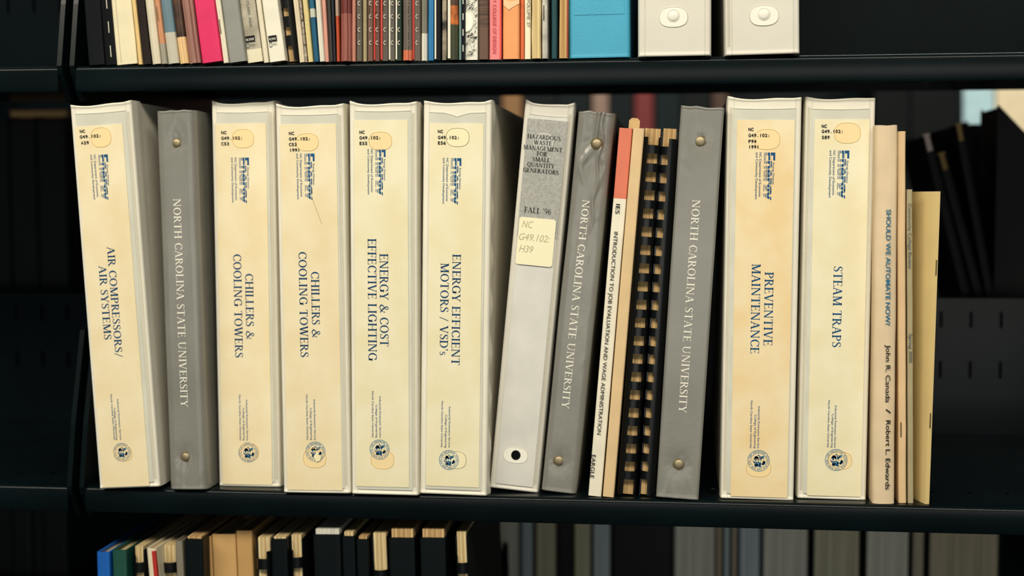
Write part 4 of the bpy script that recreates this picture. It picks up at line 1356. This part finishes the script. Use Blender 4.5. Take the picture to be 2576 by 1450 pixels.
def back_book(name, label, cat, u0, u1, S, h, cover, page, Y=Y2 + .02, vref=1400, lean=0.0, D=.2, group=GO, proud=0.0015, z0=None):
    p0, p1 = at_y(u0, vref, Y), at_y(u1, vref, Y)
    w = p1.x - p0.x - .0004
    s = math.radians(lean)
    c = (p0 + p1) / 2
    base = Vector((c.x - (c.z - S) * math.tan(s), Y, (z0 or S) + abs(math.sin(s)) * w / 2 + .0003))
    root = bpy.data.objects.new(name, None)
    COL.objects.link(root)
    root.location = base
    root.rotation_euler = (0, s, 0)
    tag(root, label, cat, group)
    t = min(.0018, w * .2)
    cv = cover if isinstance(cover, bpy.types.Material) else cloth(cover)
    m_ = cover_mesh(w, h, D, t, r=min(.001, w * .3), material=cv, nz=2)
    m_.deform(lambda x, y, z: (x, D - y, z))
    m_.build('cover', root, angle=50)
    pg = MB(); pg.box(-w / 2 + t + .0001, w / 2 - t - .0001, proud, D - t - .0005, .002, h - .003, page); pg.build('page_block', root, smooth=False)
    return root


DK = (12, 20, 23)
PG_B = mat('bluish_page_edges', (196, 208, 210), .8, .2, rgb2=(160, 174, 178), mscale=1.0, stretch=(420, 4, 4))
PG_O = mat('olive_page_edges', (212, 206, 176), .8, .2, rgb2=(170, 166, 140), mscale=1.0, stretch=(420, 4, 4))
PG_BR = mat('brownish_page_edges', (196, 184, 158), .8, .2, rgb2=(160, 148, 126), mscale=1.0, stretch=(420, 4, 4))
for lab, u0, u1, cv, pg in (
        ('blurred grey book just right of the last comb binding, behind the lower shelf', 1160, 1192, (120, 124, 116), PAGES_GREY),
        ('blurred tan book behind the lower shelf, near the last comb binding', 1194, 1230, (196, 160, 110), PAGES_TAN),
        ('blurred wide grey book behind a dark bookend under the white binder', 1232, 1308, (130, 132, 122), PAGES_GREY),
        ('blurred slate blue book behind the lower shelf under the crumpled grey binder', 1310, 1344, (44, 70, 96), PG_B),
        ('blurred rust-edged tan book behind the lower shelf', 1346, 1402, (120, 88, 62), PG_O),
        ('blurred dark book left of the olive one behind the lower shelf', 1404, 1442, DK, BLACKC),
        ('blurred olive book behind the lower shelf under the job evaluation paperback', 1444, 1488, (118, 118, 84), PG_O),
        ('blurred slate grey book left of the black box behind the lower shelf', 1490, 1538, (70, 82, 86), PG_B),
        ('blurred pale grey book right of the black box behind the lower shelf', 1696, 1800, (160, 162, 156), PAGES_GREY),
        ('blurred slim tan book behind the lower shelf beneath the preventive maintenance binder', 1802, 1818, (150, 116, 76), PG_O),
        ('blurred slim teal book behind the lower shelf beneath the preventive maintenance binder', 1819, 1838, (60, 100, 98), PG_B),
        ('blurred slim brown book behind the lower shelf beneath the preventive maintenance binder', 1839, 1856, (104, 84, 66), PG_BR),
        ('blurred blue grey book with a dark right cover behind the lower shelf', 1858, 1914, (96, 116, 124), PG_B),
        ('blurred thick grey page block, first of three below the steam traps binder', 1916, 2036, DK, PAGES_GREY),
        ('blurred olive grey page block, second of three below the steam traps binder', 2044, 2166, DK, PG_O),
        ('blurred grey page block, third of three, below the cream automation paperback', 2176, 2290, DK, PAGES_GREY),
        ('blurred thin brown page block between grey ones at the lower right', 2292, 2328, DK, PG_BR),
        ('blurred broad brown page block at the lower right end', 2334, 2516, DK, PG_BR)):
    w_ = u1 - u0
    rb = back_book('shelved_book', lab, 'book', u0, u1, S3, .29, cv, pg, Y=Y2 + rnd.uniform(0, .02))
vb2 = back_book('file_box', 'blurred black box with a pale top standing behind the lower shelf', 'box', 1543, 1692, S3, .252, DK, BLACKC, Y=Y2 + .012)
mb = MB(); mb.box(-.028, .028, .004, .19, .252, .262, mat('box_top_paper', (170, 164, 138), .8)); mb.build('paper_top', vb2, smooth=False)
# dark bookend leaning in front of the grey book
p = at_y(1262, 1400, Y2 - .018)
be = MB()
xa, xb, xc = at_y(1222, 1450, Y2).x, at_y(1288, 1450, Y2).x, at_y(1280, 1366, Y2).x
zt_ = at_y(1280, 1366, Y2).z
be.prism_xz([(xa - .03 - p.x, 0), (xb + .002 - p.x, 0), (xc - p.x, zt_ - S3), (xc - .004 - p.x, zt_ - S3)], -.004, -.002, STEEL)
be.prism_yz([(-.004, 0), (.05, 0), (.05, .001), (-.004, .001)], xa - .03 - p.x, xb - p.x, STEEL)
bo = be.build('bookend', smooth=False)
bo.location = (p.x, Y2 - .003, S3 + .0003)
tag(bo, 'dark triangular steel bookend blurred in the gap below the white binder', 'bookend')

# middle level, opposite side (right end): dark leaning books
for lab, u, v, u1, ub, hgt, pg, Yq in (
        ('dark leaning book with a pale pink top, blurred behind the buff booklet', 2320, 345, 2342, 2424, .31, mat('pink_pages', (250, 226, 214), .7), Y2 + .006),
        ('dark leaning report with a looped top, behind the shelf right of the pink-topped one', 2358, 392, 2380, 2456, .30, PAGES_TAN, Y2 + .014),
        ('dark leaning book with a tan top corner, behind the shelf at the right', 2402, 318, 2422, 2486, .315, PAGES_TAN, Y2 + .010)):
    a, b_ = at_y((u + u1) / 2, v, Yq), at_y(ub, 720, Yq)
    ln = math.degrees(math.atan2(a.x - b_.x, a.z - b_.z))
    hh = (a.z - S2) / math.cos(math.radians(ln))
    rb = back_book('shelved_book', lab, 'book', u, u1, S2, hh, DK, BLACKC, Y=Yq, vref=v, lean=ln, D=.14)
    w = at_y(u1, v, Yq).x - at_y(u, v, Yq).x
    mb = MB(); mb.box(-w * .40, w * .40, .0, .012, hh - .016, hh + .002, pg); mb.build('page_top', rb, smooth=False)
back_book('shelved_book', 'broad dark book upright behind the shelf below the pale blue patch', 'book', 2428, 2514, S2, at_y(2470, 306, Y2 + .17).z - S2, DK, BLACKC, Y=Y2 + .17, vref=500, D=.1)
ym = Y2 + .035
p = at_y(2505, 500, ym)
q = [at_y(u, v_, ym) for u, v_ in ((2505, 272), (2512, 264), (2650, 408), (2650, 420))]
mf = bpy.data.objects.new('magazine_file', None); COL.objects.link(mf); mf.location = (p.x, ym, S2 + .0003)
tag(mf, 'black magazine file with a slanted top, in front of the cream box file', 'magazine file')
mb = MB()
mb.prism_xz([(0, 0), (q[3].x - p.x, 0), (q[3].x - p.x, q[3].z - S2), (q[2].x - p.x, q[2].z - S2), (q[1].x - p.x, q[1].z - S2), (0, q[0].z - S2)], 0, .003, BLACKC)
mb.prism_xz([(0, 0), (q[3].x - p.x, 0), (q[3].x - p.x, q[3].z - S2), (q[2].x - p.x, q[2].z - S2), (q[1].x - p.x, q[1].z - S2), (0, q[0].z - S2)], .077, .08, BLACKC)
mb.box(0, .003, .003, .077, 0, q[0].z - S2, BLACKC); mb.box(0, q[3].x - p.x, .003, .077, 0, .003, BLACKC)
mb.build('shell', mf, smooth=False)
mb = MB(); mb.box(.006, q[3].x - p.x - .004, .008, .072, .0035, .17, PAGES); mb.build('contents', mf, smooth=False)

# left bay, opposite side: dark books with a tan one lying on top
xq = 0
for i, (lab, u0, u1, v_) in enumerate((
        ('dark book at the left edge behind the empty bay', -60, 24, 332),
        ('dark book under the lying tan book, left of two, behind the empty bay', 26, 92, 336),
        ('dark book under the lying tan book, right of two, behind the empty bay', 94, 168, 338))):
    back_book('shelved_book', lab, 'book', u0, u1, S2, at_y(60, 296, Y2 + .03).z - S2, DK, BLACKC, Y=Y2 + .03, vref=500)
a, b_ = at_y(22, 288, Y2 + .05), at_y(170, 266, Y2 + .05)
zb_ = at_y(60, 296, Y2 + .03).z
lb = bpy.data.objects.new('shelved_book', None); COL.objects.link(lb); lb.location = ((a.x + b_.x) / 2, Y2 + .05, zb_ + .0006)
tag(lb, 'tan brown book lying flat on dark books behind the empty bay', 'book')
w = b_.x - a.x
mb = MB(); mb.box(-w / 2, w / 2, 0, .15, 0, .0015, cloth((150, 104, 64))); mb.box(-w / 2, w / 2, 0, .15, .0075, .009, cloth((150, 104, 64))); mb.box(-w / 2, w / 2, .148, .15, 0, .009, cloth((150, 104, 64))); mb.build('cover', lb, smooth=False)
mb = MB(); mb.box(-w / 2 + .002, w / 2 - .002, .001, .148, .0015, .0075, PAGES_TAN); mb.build('page_block', lb, smooth=False)

for lab, u0, u1, cv in (
        ('dim dark book in the lower left bay, at the very edge of the picture', -20, 34, (14, 22, 24)),
        ('dim grey green book in the lower left bay, second from the picture edge', 38, 78, (30, 42, 42)),
        ('dim dark book in the lower left bay, between two grey green ones', 82, 112, (14, 22, 24)),
        ('dim grey green book in the lower left bay, nearest the upright', 116, 168, (28, 40, 40))):
    back_book('shelved_book', lab, 'book', u0, u1, S3, .285, cv, BLACKC, Y=Y2 + .02)

# ------------------------------------------------------------------ next range across the far aisle
YF = 1.55
far = bpy.data.objects.new('library_shelving', None); COL.objects.link(far); far.location = (0, YF + .2, 0)
tag(far, 'blurred dark shelving range across the far aisle, seen through the gaps', 'bookshelf', 'steel library shelving bays')
FX0, FX1 = at_y(-200, 300, YF).x, at_y(2800, 300, YF).x
mb = MB(); mb.box(FX0, FX1, .16, .165, 0.0, 2.1, STEEL); mb.build('back_panel', far, smooth=False)
for S in (S3, S2, S1):
    mb = MB(); mb.box(FX0, FX1, -.2, .16, S - .003, S, STEEL); mb.box(FX0, FX1, -.2, -.198, S - .02, S, STEEL); mb.build('shelf', far, smooth=False)
for x in (FX0, FX1 - .03):
    mb = MB(); mb.box(x, x + .03, -.19, .17, 0, 2.1, STEEL); mb.build('upright', far, smooth=False)
GF = 'blurred spines across the far aisle'
FARB = [
    (1180, 1236, (14, 24, 26), 'dark teal spine across the far aisle, behind the energy efficient motors binder'),
    (1238, 1262, (20, 22, 23), 'dark grey spine across the far aisle left of the tan one'),
    (1264, 1312, (150, 108, 66), 'tan spine across the far aisle, glimpsed in the gap left of the white binder'),
    (1314, 1400, (15, 22, 24), 'dark slate spine across the far aisle, hidden mostly by the white binder'),
    (1402, 1486, (14, 25, 27), 'dark teal spine across the far aisle, above the crumpled grey binder'),
    (1490, 1530, (150, 122, 108), 'pale pinkish spine across the far aisle above the crumpled binder'),
    (1532, 1594, (13, 24, 26), 'dark teal spine between the pinkish and red ones across the far aisle'),
    (1597, 1643, (120, 34, 36), 'red spine across the far aisle above the comb-bound reports'),
    (1646, 1712, (16, 30, 32), 'dark blue green spine right of the red one across the far aisle'),
    (1714, 1790, (12, 18, 20), 'dark spine across the far aisle above the third grey binder'),
    (1792, 1830, (76, 50, 38), 'brown spine across the far aisle left of the preventive maintenance binder'),
    (2200, 2290, (3, 8, 10), 'black spine across the far aisle, right of the steam traps binder'),
    (2292, 2420, (4, 9, 11), 'black box spine across the far aisle left of the pale blue binder'),
]
for u0, u1, c_, lab in FARB:
    p0, p1 = at_y(u0, 300, YF), at_y(u1, 300, YF)
    v = Vol('shelved_book', 'blurred ' + lab, 'book', GF, (u0, 350), (u1, 350), (u0, 250), (u1, 250), S1, Y=YF, h=.25)
    cover_mesh(v.w, v.h, .18, min(.002, v.w * .2), r=.002, material=cloth(c_), nz=2).build('cover', v.root, angle=50)
    pages(v, min(.002, v.w * .2), .18, PAGES)
v = Vol('ring_binder', 'blurred pale blue binder across the far aisle at the upper right', 'binder', None, (2424, 350), (2502, 350), (2424, 246), (2502, 246), S1, Y=YF, h=.27)
cover_mesh(v.w, v.h, .2, .003, r=.002, material=cloth((190, 222, 230)), nz=2).build('cover', v.root, angle=50)
pages(v, .003, .2, PAGES)
v = Vol('file_box', 'blurred cream box file across the far aisle at the right edge', 'box', None, (2506, 350), (2660, 350), (2506, 246), (2660, 246), S1, Y=YF, h=.27)
cover_mesh(v.w, v.h, .2, .003, r=.002, material=cloth((244, 224, 186)), nz=2).build('shell', v.root, angle=50)
c = MB(); c.box(-v.w / 2 + .004, v.w / 2 - .004, .01, .195, .003, v.h - .004, PAGES); c.build('contents', v.root, smooth=False)
